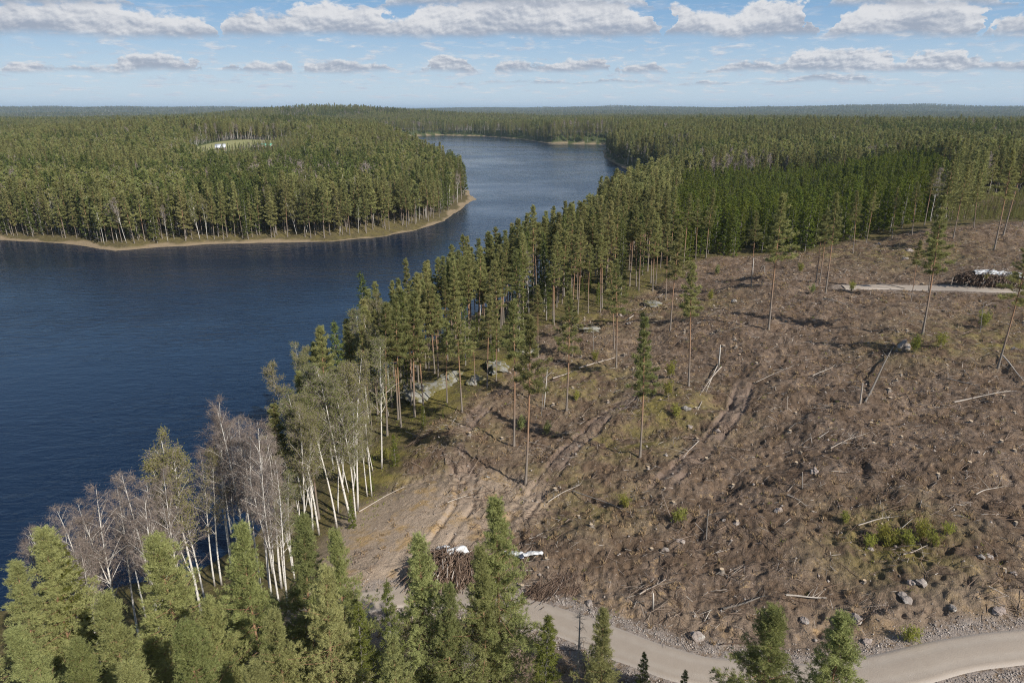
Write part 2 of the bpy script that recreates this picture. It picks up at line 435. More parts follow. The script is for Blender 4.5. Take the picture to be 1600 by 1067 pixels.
M_pine = leaf_mat('pine_needles', (0.175, 0.190, 0.068), (0.295, 0.280, 0.110), (0.37, 0.355, 0.15), vv=0.75, hv=0.025)
M_pinenear = leaf_mat('pine_needles_fresh', (0.190, 0.225, 0.072), (0.325, 0.325, 0.130), (0.43, 0.42, 0.19), vv=0.75, hv=0.025)
M_spruce = leaf_mat('spruce_needles', (0.085, 0.110, 0.032), (0.125, 0.145, 0.045), (0.20, 0.22, 0.07))
M_spyoung = leaf_mat('young_spruce_needles', (0.085, 0.110, 0.020), (0.120, 0.145, 0.028), (0.21, 0.235, 0.050), vv=0.6)
M_spyellow = leaf_mat('yellowish_spruce_needles', (0.13, 0.15, 0.035), (0.16, 0.18, 0.045), (0.25, 0.25, 0.07))
M_birchleaf = leaf_mat('birch_young_leaves', (0.25, 0.265, 0.085), (0.30, 0.305, 0.105), (0.36, 0.355, 0.13), 0.45, 0.05)
M_bud = leaf_mat('birch_buds', (0.20, 0.16, 0.125), (0.23, 0.185, 0.14), (0.27, 0.22, 0.165), 0.2, 0.02, 0.3)
M_shrub = leaf_mat('shrub_leaves', (0.32, 0.31, 0.07), (0.25, 0.26, 0.07), (0.40, 0.38, 0.10), 0.4)
M_dryg = leaf_mat('dry_grass', (0.33, 0.245, 0.14), (0.40, 0.30, 0.17), (0.50, 0.38, 0.22), 0.2)

m, g = mat('pine_bark'); M_pbark = m
t = g.n('ShaderNodeTexCoord'); s3 = g.n('ShaderNodeSeparateXYZ'); g.l(t.outputs['Object'], s3.inputs[0])
n = g.noise(t.outputs['Object'], 2.2, 4)
mpg = g.n('ShaderNodeMapping'); mpg.inputs['Scale'].default_value = (9, 9, 1.6); g.l(t.outputs['Object'], mpg.inputs[0])
n2 = g.noise(mpg.outputs[0], 1.5, 4)
f = g.ss(g.m('ADD', s3.outputs[2], g.m('MULTIPLY', n, 5.0)), 5.0, 12.0)
c = g.mix(f, g.mix(n2, (0.13, 0.105, 0.085), (0.30, 0.26, 0.22)), g.mix(n2, (0.21, 0.115, 0.065), (0.40, 0.245, 0.15)))
finish(g, c, 0.9, n2, strength=0.6, distance=0.03)
m, g = mat('birch_bark'); M_bbark = m
t = g.n('ShaderNodeTexCoord')
mpg = g.n('ShaderNodeMapping'); mpg.inputs['Scale'].default_value = (2.5, 2.5, 6); g.l(t.outputs['Object'], mpg.inputs[0])
n2 = g.noise(mpg.outputs[0], 1.1, 5, 0.65)
s3 = g.n('ShaderNodeSeparateXYZ'); g.l(t.outputs['Object'], s3.inputs[0])
c = g.mix(g.ss(n2, 0.56, 0.64), (0.66, 0.62, 0.56), (0.10, 0.085, 0.075))
c = g.mix(g.ss(s3.outputs[2], 2.0, 0.2), c, (0.16, 0.14, 0.12))
finish(g, c, 0.75, n2, distance=0.02)
m, g = mat('grey_bark'); M_gbark = m
t = g.n('ShaderNodeTexCoord'); n = g.noise(t.outputs['Object'], 3, 4)
finish(g, g.mix(n, (0.15, 0.13, 0.11), (0.34, 0.31, 0.28)), 0.9)
m, g = mat('twigs'); M_twig = m
oi = g.n('ShaderNodeObjectInfo')
finish(g, g.mix(oi.outputs['Random'], (0.21, 0.165, 0.14), (0.31, 0.255, 0.22)), 0.9)
m, g = mat('weathered_wood'); M_wood = m
t = g.n('ShaderNodeTexCoord'); oi = g.n('ShaderNodeObjectInfo'); n = g.noise(t.outputs['Object'], 4, 5)
c = g.mix(n, (0.26, 0.22, 0.18), (0.58, 0.52, 0.45)); c = g.mix(g.m('MULTIPLY', oi.outputs['Random'], 0.6), c, (0.30, 0.24, 0.19))
finish(g, c, 0.85, n, distance=0.02)
m, g = mat('cut_wood'); M_cut = m
t = g.n('ShaderNodeTexCoord'); n = g.noise(t.outputs['Object'], 9, 3)
finish(g, g.mix(n, (0.46, 0.33, 0.20), (0.62, 0.50, 0.36)), 0.8)
m, g = mat('slash_wood'); M_slash = m
a_ = g.n('ShaderNodeAttribute', attribute_name='rnd')
cr = g.n('ShaderNodeValToRGB'); g.l(a_.outputs['Fac'], cr.inputs[0])
cr.color_ramp.elements[0].color = (0.09, 0.06, 0.045, 1); cr.color_ramp.elements[1].color = (0.58, 0.53, 0.47, 1)
for p, cc in ((0.45, (0.17, 0.115, 0.08, 1)), (0.7, (0.30, 0.22, 0.165, 1)), (0.86, (0.36, 0.32, 0.28, 1))):
    e = cr.color_ramp.elements.new(p); e.color = cc
finish(g, cr.outputs[0], 0.9)
m, g = mat('granite'); M_rock = m
t = g.n('ShaderNodeTexCoord'); oi = g.n('ShaderNodeObjectInfo')
n = g.noise(t.outputs['Object'], 3, 6); n2 = g.noise(t.outputs['Object'], 14, 4); n3 = g.noise(t.outputs['Object'], 1.1, 3)
c = g.mix(n, (0.15, 0.135, 0.12), (0.36, 0.325, 0.29)); c = g.mix(g.m('MULTIPLY', oi.outputs['Random'], 0.7), c, (0.42, 0.32, 0.27))
c = g.mix(g.ss(n3, 0.56, 0.68), c, (0.52, 0.50, 0.45)); c = g.mix(g.m('MULTIPLY', n2, 0.5), c, (0.16, 0.15, 0.14))
finish(g, c, 0.85, n, strength=0.8, distance=0.1)
m, g = mat('lichen_rock'); M_outcrop = m
t = g.n('ShaderNodeTexCoord')
n = g.noise(t.outputs['Object'], 0.9, 6, 0.6); n2 = g.noise(t.outputs['Object'], 4.5, 5, 0.65)
c = g.mix(n2, (0.10, 0.098, 0.085), (0.40, 0.385, 0.34)); c = g.mix(g.ss(n, 0.44, 0.58), c, g.mix(n2, (0.10, 0.09, 0.04), (0.22, 0.19, 0.085)))
finish(g, c, 0.9, n2, strength=0.8, distance=0.15)
m, g = mat('gravel_stones'); M_gravel = m
a_ = g.n('ShaderNodeAttribute', attribute_name='rnd')
finish(g, g.mix(a_.outputs['Fac'], (0.20, 0.165, 0.14), (0.56, 0.50, 0.45)), 0.9)
m, g = mat('white_cover'); M_tarp = m
t = g.n('ShaderNodeTexCoord'); n = g.noise(t.outputs['Object'], 2.5, 4)
finish(g, g.mix(g.ss(n, 0.3, 0.6), (0.34, 0.32, 0.29), (0.66, 0.67, 0.68)), 0.55, n, strength=0.5, distance=0.2)

# water
m, g = mat('lake_water'); M_water = m
t = g.n('ShaderNodeTexCoord')
mp1 = g.n('ShaderNodeMapping'); mp1.inputs['Rotation'].default_value = (0, 0, R(-24)); mp1.inputs['Scale'].default_value = (0.42, 1.0, 1); g.l(t.outputs['Object'], mp1.inputs[0])
w1 = g.noise(mp1.outputs[0], 0.72, 5, 0.58, 0.7)
w2 = g.noise(mp1.outputs[0], 0.28, 3, 0.5, 0.3)
gust = g.noise(t.outputs['Object'], 0.012, 4, 0.6)
mp2 = g.n('ShaderNodeMapping'); mp2.inputs['Scale'].default_value = (0.003, 0.02, 1); g.l(t.outputs['Object'], mp2.inputs[0])
band = g.noise(mp2.outputs[0], 1.0, 4, 0.6)
hgt = g.m('ADD', w1, g.m('MULTIPLY', w2, 1.0))
b = g.n('ShaderNodeBump'); b.inputs['Distance'].default_value = 0.27
g.put(b.inputs['Strength'], g.ss(gust, 0.35, 0.62, 0.30, 1.0)); g.l(hgt, b.inputs['Height'])
p = g.n('ShaderNodeBsdfPrincipled'); p.inputs['Base Color'].default_value = (0.004, 0.014, 0.037, 1)
g.put(p.inputs['Roughness'], g.ss(band, 0.35, 0.65, 0.07, 0.20)); p.inputs['IOR'].default_value = 1.33
g.l(b.outputs[0], p.inputs['Normal']); o = g.n('ShaderNodeOutputMaterial'); g.l(p.outputs[0], o.inputs[0])

# ground
m, g = mat('forest_and_clearcut_ground'); M_ground = m
t = g.n('ShaderNodeTexCoord'); P0 = t.outputs['Object']
A = {k: g.n('ShaderNodeAttribute', attribute_name=k).outputs['Fac'] for k in ('clear', 'sand', 'moss', 'field', 'reed', 'roadm', 'track')}
nL = g.noise(P0, 0.055, 5, 0.6); nM = g.noise(P0, 0.32, 5, 0.62); nS = g.noise(P0, 1.7, 5, 0.68); nX = g.noise(P0, 7.5, 4, 0.7)
forest = g.mix(nM, (0.055, 0.048, 0.024), (0.14, 0.115, 0.055)); forest = g.mix(g.ss(nS, 0.5, 0.7), forest, (0.20, 0.15, 0.09))
farg = g.mix(nL, (0.045, 0.058, 0.022), (0.075, 0.09, 0.03))
geo = g.n('ShaderNodeNewGeometry'); ln = g.n('ShaderNodeVectorMath', operation='LENGTH'); g.l(geo.outputs['Position'], ln.inputs[0])
forest = g.mix(g.ss(ln.outputs['Value'], 380, 700), forest, farg)
c = g.mix(nS, (0.075, 0.052, 0.034), (0.225, 0.170, 0.120))
c = g.mix(g.ss(nM, 0.38, 0.62), c, g.mix(nX, (0.125, 0.098, 0.076), (0.27, 0.215, 0.17)))
c = g.mix(g.ss(g.m('ADD', nS, g.m('MULTIPLY', nM, 0.5)), 0.84, 0.96), c, (0.42, 0.315, 0.185))      # dry grass tufts
c = g.mix(g.ss(g.m('ADD', nX, g.m('MULTIPLY', nM, 0.3)), 0.77, 0.86), c, (0.50, 0.44, 0.39))       # chips
nY = g.noise(P0, 3.4, 4, 0.75, 1.2)
mps = g.n('ShaderNodeMapping'); mps.inputs['Rotation'].default_value = (0, 0, R(35)); mps.inputs['Scale'].default_value = (1.0, 7.0, 1); g.l(P0, mps.inputs[0])
st1 = g.noise(mps.outputs[0], 0.9, 4, 0.7, 1.6)
mps = g.n('ShaderNodeMapping'); mps.inputs['Rotation'].default_value = (0, 0, R(-50)); mps.inputs['Scale'].default_value = (1.0, 7.0, 1); g.l(P0, mps.inputs[0])
st2 = g.noise(mps.outputs[0], 0.9, 4, 0.7, 1.6)
c = g.mix(g.ss(nY, 0.44, 0.33, 0.0, 0.85), c, (0.040, 0.027, 0.019))  # dark holes among the debris, their shade put into the colour
c = g.mix(g.ss(nY, 0.58, 0.68, 0.0, 0.55), c, (0.30, 0.19, 0.12))
c = g.mix(g.ss(st1, 0.60, 0.68, 0.0, 0.75), c, (0.38, 0.32, 0.26))
c = g.mix(g.ss(st2, 0.61, 0.69, 0.0, 0.7), c, (0.33, 0.28, 0.23))
c = g.mix(g.ss(nX, 0.42, 0.28, 0.0, 0.8), c, (0.055, 0.038, 0.028))
c = g.mix(g.ss(nL, 0.54, 0.68, 0.0, 0.35), c, (0.13, 0.10, 0.075))
c = g.mix(0.55, c, g.mix(g.noise(P0, 0.11, 5, 0.7), (0.45, 0.36, 0.30), (1.30, 1.13, 1.02)), 'MULTIPLY')
c = g.mix(A['clear'], forest, c)
mo = g.mix(nS, (0.12, 0.11, 0.028), (0.27, 0.215, 0.065))
c = g.mix(g.m('MULTIPLY', A['moss'], g.ss(nM, 0.38, 0.60), clamp=True), c, mo)
tr = g.mix(nS, (0.17, 0.120, 0.092), (0.30, 0.225, 0.18)); c = g.mix(g.m('MULTIPLY', A['track'], g.ss(nM, 0.25, 0.5)), c, tr)
sa = g.mix(nS, (0.33, 0.25, 0.18), (0.50, 0.395, 0.30)); sa = g.mix(g.ss(nM, 0.5, 0.66, 0, 0.8), sa, (0.44, 0.29, 0.13))
c = g.mix(g.m('MULTIPLY', A['sand'], g.ss(g.m('ADD', nM, nS), 0.55, 0.88)), c, sa)
fi = g.mix(nS, (0.23, 0.235, 0.105), (0.31, 0.29, 0.14)); c = g.mix(A['field'], c, fi)
re = g.mix(nS, (0.20, 0.150, 0.095), (0.36, 0.28, 0.185)); c = g.mix(A['reed'], c, re)
sh = g.mix(nX, (0.24, 0.195, 0.165), (0.42, 0.36, 0.31)); c = g.mix(g.m('MULTIPLY', A['roadm'], g.ss(nS, 0.35, 0.55)), c, sh)
hb = g.m('ADD', g.m('MULTIPLY', nS, 1.0), g.m('MULTIPLY', nX, 0.45))
finish(g, c, 0.95, hb, spec=0.1, strength=1.0, distance=0.30)
m, g = mat('gravel_road'); M_road = m
t = g.n('ShaderNodeTexCoord'); P0 = t.outputs['Object']; a_ = g.n('ShaderNodeAttribute', attribute_name='across').outputs['Fac']
n = g.noise(P0, 1.2, 5); n2 = g.noise(P0, 12, 4, 0.7)
c = g.mix(n, (0.36, 0.295, 0.235), (0.44, 0.37, 0.30)); c = g.mix(g.m('MULTIPLY', n2, 0.4), c, (0.24, 0.21, 0.18))
wheel = g.m('ADD', g.ss(g.m('ABSOLUTE', g.m('SUBTRACT', a_, 0.28)), 0.13, 0.02), g.ss(g.m('ABSOLUTE', g.m('SUBTRACT', a_, 0.72)), 0.13, 0.02))
c = g.mix(g.m('MULTIPLY', wheel, g.m('MULTIPLY', n, 0.55)), c, (0.44, 0.385, 0.325))
edge = g.ss(g.m('ABSOLUTE', g.m('SUBTRACT', a_, 0.5)), 0.36, 0.5)
c = g.mix(g.m('MULTIPLY', edge, n2), c, (0.52, 0.48, 0.44))
finish(g, c, 0.95, n2, spec=0.1, strength=0.7, distance=0.04)

# ------------------------------------------------------------------ terrain: one polar sheet reaching the horizon
ang = np.concatenate([np.linspace(R(-180), R(-50), 34)[:-1], np.linspace(R(-50), R(-41), 50)[:-1], np.linspace(R(-41), R(41), 800), np.linspace(R(41), R(50), 50)[1:], np.linspace(R(50), R(180), 34)[1:]])
rr = [2.0]
while rr[-1] < 45000:
    r0 = rr[-1]
    rr.append(r0 * (1 + (0.04 if r0 < 20 else 0.0031 if r0 < 240 else 0.006 if r0 < 1500 else 0.02)))
rr = np.array(rr)
AA, RR = np.meshgrid(ang, rr); X = RR * np.sin(AA); Y = RR * np.cos(AA)
xs = X.ravel(); ys = Y.ravel()
zs = height(xs, ys)
d, clear, dr, dr2 = masks(xs, ys)
na, nr = len(ang), len(rr)
i0 = (np.arange(nr - 1)[:, None] * na + np.arange(na - 1)[None]).ravel()
Fq = np.stack([i0, i0 + 1, i0 + na + 1, i0 + na], 1)[:, ::-1]
_, trk = rut(xs, ys)
nz = fbm(xs / 6, ys / 6, 3)
FIELD = np.array([unp(352, 234, 14), unp(425, 238, 14), unp(405, 217, 20), unp(360, 214, 20)])
fx, fy = FIELD.mean(0)
fieldm = sst(np.hypot((xs - fx) / 27, (ys - fy) / 120), 1.05, 0.9)
clr2 = np.array(unp(350, 185, 36)); fieldm = fieldm
yx, yy = unp(620, 850, 4.5)
sand = sst(np.hypot(xs - yx, (ys - yy) * 0.62) + 3 * nz, 13, 7) * sst(dr, 60, 2)
sand = np.maximum(sand, 0.7 * sst(np.hypot(xs + 3, ys - 71) + 3 * nz, 9, 4))
sand = np.maximum(sand, 0.3 * sst(dr, 9, 5) * (ys < 60))
moss = np.zeros_like(xs)
for px, py, z, s_, st in ((680, 620, 5, 9, 1), (770, 590, 5, 10, 1), (600, 740, 3, 9, 1.0), (900, 600, 6.5, 10, .8), (980, 690, 8, 7, .9), (1040, 640, 9, 9, .9), (930, 500, 7, 12, .8), (1000, 480, 9, 10, .7), (700, 680, 5, 8, .7), (860, 760, 6, 6, .6),
                         (1400, 840, 12.5, 6, .9), (1430, 550, 14.5, 7, .8), (1540, 520, 16, 12, .6), (1420, 400, 17, 14, .7), (1290, 400, 14.5, 10, .6), (1090, 480, 10.5, 8, .7), (930, 800, 7, 6, .6), (1560, 530, 16.5, 9, .8)):
    cx, cy = unp(px, py, z); moss = np.maximum(moss, st * np.exp(-((xs - cx) ** 2 + (ys - cy) ** 2) / (2 * (s_ * 0.7) ** 2)))
moss = np.maximum(moss, (1 - clear) * 0.32 * sst(np.hypot(xs, ys), 400, 250))
reed = sst(d + 3.2 * fbm(xs / 14, ys / 14, 3) + 1.2 * nz, 2.9, 1.6) * sst(ys, 130, 200) * sst(d, -4, -1)
me = mesh('ground', np.stack([xs, ys, zs], 1), Fq, [M_ground], smooth=True, attrs={
    'clear': ('POINT', 'FLOAT', clear), 'sand': ('POINT', 'FLOAT', sand), 'moss': ('POINT', 'FLOAT', moss), 'field': ('POINT', 'FLOAT', fieldm),
    'reed': ('POINT', 'FLOAT', reed), 'roadm': ('POINT', 'FLOAT', np.maximum(sst(dr + nz, 3.6, 2.2), sst(dr2, 3.4, 2.2) * 0.6)), 'track': ('POINT', 'FLOAT', trk * clear)})
tag(link('ground', me), kind='structure')

# water sheet
gx = np.array([-2600, -900, -400, -200, 0, 200, 400, 900]); gy = np.array([-50, 200, 500, 900, 1600])
WX, WY = np.meshgrid(gx, gy); n_ = len(gx)
i0 = (np.arange(len(gy) - 1)[:, None] * n_ + np.arange(n_ - 1)[None]).ravel()
me = mesh('lake_water', np.stack([WX.ravel(), WY.ravel(), np.zeros(WX.size)], 1), np.stack([i0, i0 + 1, i0 + n_ + 1, i0 + n_], 1), [M_water])
tag(link('lake_water', me), kind='structure')


def smooth_line(pts, step):
    P = np.array(pts); out = []
    P = np.vstack([2 * P[0] - P[1], P, 2 * P[-1] - P[-2]])
    for i in range(1, len(P) - 2):
        L = np.linalg.norm(P[i + 1] - P[i]); k = max(2, int(L / step))
        t = np.linspace(0, 1, k, endpoint=False)[:, None]
        out.append(0.5 * ((2 * P[i]) + (P[i + 1] - P[i - 1]) * t + (2 * P[i - 1] - 5 * P[i] + 4 * P[i + 1] - P[i + 2]) * t ** 2 + (-P[i - 1] + 3 * P[i] - 3 * P[i + 1] + P[i + 2]) * t ** 3))
    return np.vstack(out + [P[-2][None]])


def road(name, pts, w):
    L = smooth_line(pts, 0.6); T = np.gradient(L, axis=0); T /= np.linalg.norm(T, axis=1)[:, None]
    N = np.stack([-T[:, 1], T[:, 0]], 1); k = 13; t = np.linspace(-1, 1, k)
    wob = w * (1 + 0.07 * fbm(L[:, 0] / 3, L[:, 1] / 3, 3))
    Q = L[:, None, :] + N[:, None, :] * t[None, :, None] * wob[:, None, None]
    zc = height(Q[..., 0], Q[..., 1])
    zc = zc + 0.11 + 0.06 * (1 - t[None] ** 2) - 0.24 * (np.abs(t[None]) > 0.99) + 0.02 * (vn(Q[..., 0] * 1.5, Q[..., 1] * 1.5) - 0.5) - 0.03 * np.exp(-((np.abs(t[None]) - 0.45) / 0.12) ** 2)
    V = np.concatenate([Q, zc[..., None]], 2).reshape(-1, 3)
    i0 = (np.arange(len(L) - 1)[:, None] * k + np.arange(k - 1)[None]).ravel()
    me = mesh(name, V, np.stack([i0, i0 + k, i0 + k + 1, i0 + 1], 1)[:, ::-1] if False else np.stack([i0, i0 + 1, i0 + k + 1, i0 + k], 1)[:, ::-1], [M_road], smooth=True, attrs={'across': ('POINT', 'FLOAT', np.tile((t + 1) / 2, len(L)))})
    tag(link(name, me), kind='structure'); return L


RL = road('gravel_road', ROAD, 1.8)
road('far_gravel_road', ROAD2, 1.9)

# ------------------------------------------------------------------ plant builders
def tube(P, rad, k=6):
    """tapered tube along points P with radii rad -> V, F(quads)"""
    P = np.asarray(P, float); n = len(P)
    T = np.gradient(P, axis=0); T /= np.linalg.norm(T, axis=1)[:, None] + 1e-9
    up = np.array([0.31, 0.95, 0.05]); A = np.cross(T, up); A /= np.linalg.norm(A, axis=1)[:, None] + 1e-9; B = np.cross(T, A)
    th = np.arange(k) * 2 * PI / k
    V = P[:, None] + np.asarray(rad)[:, None, None] * (A[:, None] * np.cos(th)[None, :, None] + B[:, None] * np.sin(th)[None, :, None])
    i = np.arange(n - 1)[:, None] * k; j = np.arange(k)[None]; j2 = (j + 1) % k
    F = np.stack([i + j, i + j2, i + k + j2, i + k + j], -1).reshape(-1, 4)
    return V.reshape(-1, 3), F


class Parts:
    def __init__(s): s.V = []; s.F = {}; s.n = 0
    def add(s, V, F, slot=0):
        s.V.append(np.asarray(V)); s.F.setdefault((slot, np.shape(F)[1]), []).append(np.asarray(F) + s.n); s.n += len(V)
    def mesh(s, name, mats, smooth=True, rnd=False):
        ks = sorted(s.F); Fs = [np.concatenate(s.F[k]) for k in ks]
        at_ = None
        V = np.concatenate(s.V)
        if rnd: at_ = {'rnd': ('FACE', 'FLOAT', rng.random(sum(len(f) for f in Fs)))}
        return mesh(name, V, Fs, mats, [k[0] for k in ks], smooth, at_)


def blades(P, D, k, ln, wd, spread, out=None):
    """k thin triangles from each point P, around direction D"""
    n = len(P); P = np.repeat(P, k, 0); D = np.repeat(D, k, 0)
    d = D + rng.normal(0, spread, (n * k, 3)); d /= np.linalg.norm(d, axis=1)[:, None] + 1e-9
    q = np.cross(d, rng.normal(0, 1, (n * k, 3))); q /= np.linalg.norm(q, axis=1)[:, None] + 1e-9
    L = ln * rng.uniform(0.6, 1.25, (n * k, 1)); w = wd * rng.uniform(0.6, 1.3, (n * k, 1))
    P = P + rng.normal(0, ln * 0.22, P.shape)
    V = np.stack([P - q * w * 0.5, P + q * w * 0.5, P + d * L], 1).reshape(-1, 3)
    return V, np.arange(n * k * 3).reshape(-1, 3)


def trunk_line(H, bend=0.25, n=14):
    t = np.linspace(0, 1, n); a = rng.uniform(0, 2 * PI); b = rng.uniform(0, 2 * PI)
    x = bend * (np.sin(t * 2.6 + a) - np.sin(a)) * t; y = bend * (np.sin(t * 3.1 + b) - np.sin(b)) * t
    return np.stack([x, y, t * H], 1)


def lerp_line(L, t):
    i = np.clip(t * (len(L) - 1), 0, len(L) - 1.001); k = i.astype(int); f = (i - k)[:, None]
    return L[k] * (1 - f) + L[k + 1] * f


def pine(H, cb, Rc, nb, nsh, ntuft, k, ln, wd, r0=0.17, leaf=M_pine, limbs=True, seed=0, dead=5, bulge=1.0, seg=7, power=0.55, jit=0.10):
    """pine: bare trunk below cb*H, limbs in whorls, needle tufts in plates"""
    L = trunk_line(H); tr = Parts(); cr = Parts()
    t = np.linspace(0, 1, len(L)); tr.add(*tube(L, r0 * (1 - t) ** 0.8 + 0.02 + 0.09 * np.exp(-t * 40) * r0 / 0.17, seg))
    TP = []; TD = []
    gap = rng.uniform(0, 2 * PI)
    for b in range(nb):
        s = (b + rng.uniform(0, 0.8)) / nb
        s = min(s, 0.995); h = cb + (1 - cb) * s
        prof = (1 - s) ** power * (0.62 + 0.75 * math.sin(PI * min(1, s * 1.25 + 0.18))) * bulge
        a = b * 2.399 + rng.uniform(-0.5, 0.5)
        Lb = Rc * prof * rng.uniform(0.42, 1.2) * (1 + 0.22 * math.cos(a - gap)) + 0.22
        e = R(-14 + 58 * s ** 1.5 + rng.uniform(-12, 12))
        p0 = lerp_line(L, np.array([h]))[0]
        u = np.linspace(0, 1, 5)
        hd = np.array([math.cos(a), math.sin(a), 0])
        rise = np.tan(e) * u + 0.22 * u ** 2
        B = p0 + Lb * (hd[None] * u[:, None] * math.cos(e) + np.array([0, 0, 1])[None] * (rise * math.cos(e))[:, None])
        if limbs: tr.add(*tube(B, np.linspace(0.045 * (1 - 0.6 * s) * r0 / 0.17 + 0.012, 0.008, 5), 3))
        m_ = max(3, int(nsh * (0.45 + 0.55 * prof)))
        us = rng.uniform(0.06, 1.0, m_) ** 0.8; q = lerp_line(B, us)
        side = np.array([-hd[1], hd[0], 0]); sg = rng.choice([-1, 1], m_)
        sl_ = Lb * 0.42 * (1.15 - us) * rng.uniform(0.3, 1.1, m_)
        D = hd[None] * 0.55 + side[None] * sg[:, None] * 0.9 + np.array([0, 0, 0.28])[None]
        D = D / np.linalg.norm(D, axis=1)[:, None]
        w = rng.uniform(0.15, 1, (m_, ntuft))
        pts = q[:, None] + D[:, None] * sl_[:, None, None] * w[..., None] + rng.normal(0, jit, (m_, ntuft, 3)) * np.array([1, 1, 0.9])
        TP.append(pts.reshape(-1, 3)); TD.append(np.repeat(D + np.array([0, 0, 0.35]), ntuft, 0))
    P = np.concatenate(TP); D = np.concatenate(TD)
    cr.add(*blades(P, D, k, ln, wd, 0.55))
    for b in range(dead):                      # dead snags under the crown
        h = rng.uniform(cb * 0.45, cb); a = rng.uniform(0, 2 * PI); p0 = lerp_line(L, np.array([h]))[0]
        q = p0 + np.array([math.cos(a), math.sin(a), rng.uniform(-0.3, 0.2)]) * rng.uniform(0.4, 1.3)
        tr.add(*tube([p0, (p0 + q) / 2 + [0, 0, -0.05], q], [0.025, 0.016, 0.006], 3))
    return tr.mesh('trunk', [M_pbark]), cr.mesh('crown', [leaf], False, True)


def spruce(H, cb, Rc, nb, ntw, k, ln, wd, r0=0.16, leaf=M_spruce, droop=0.35, bark=M_gbark):
    L = trunk_line(H, 0.1); tr = Parts(); cr = Parts(); t = np.linspace(0, 1, len(L))
    tr.add(*tube(L, r0 * (1 - t) ** 0.9 + 0.012, 6))
    TP = []; TD = []
    for b in range(nb):
        s = (b + rng.random()) / nb; s = s ** 0.9; h = cb + (1 - cb) * s; a = b * 2.399 + rng.uniform(-.4, .4)
        Lb = Rc * (1 - s) ** 0.85 * rng.uniform(0.7, 1.12) + 0.10; hd = np.array([math.cos(a), math.sin(a), 0]); side = np.array([-hd[1], hd[0], 0])
        p0 = lerp_line(L, np.array([min(h, .999)]))[0]; u = np.linspace(0, 1, 4)
        z = (-droop * (1 - s) + 0.5 * s) * u * Lb + 0.25 * Lb * u ** 3
        B = p0 + hd[None] * (u * Lb)[:, None] + np.array([0, 0, 1])[None] * z[:, None]
        tr.add(*tube(B, [0.03, 0.02, 0.012, 0.004], 3))
        n = max(3, int(ntw * (0.3 + 0.7 * (1 - s))))
        us = rng.uniform(0.1, 1, n) ** 0.8; q = lerp_line(B, us); off = rng.uniform(-1, 1, n) * Lb * 0.36 * (1.1 - us)
        q = q + side[None] * off[:, None] + rng.normal(0, 0.05, (n, 3)); q[:, 2] -= np.abs(off) * 0.35
        D = hd[None] * 0.8 + side[None] * np.sign(off)[:, None] * 0.6 + np.array([0, 0, -0.25])[None]
        TP.append(q); TD.append(D)
    TP.append(L[-1][None] + [[0, 0, 0.1]]); TD.append(np.array([[0, 0, 1.5]]))
    cr.add(*blades(np.concatenate(TP), np.concatenate(TD), k, ln, wd, 0.42))
    return tr.mesh('trunk', [bark]), cr.mesh('crown', [leaf], False, True)


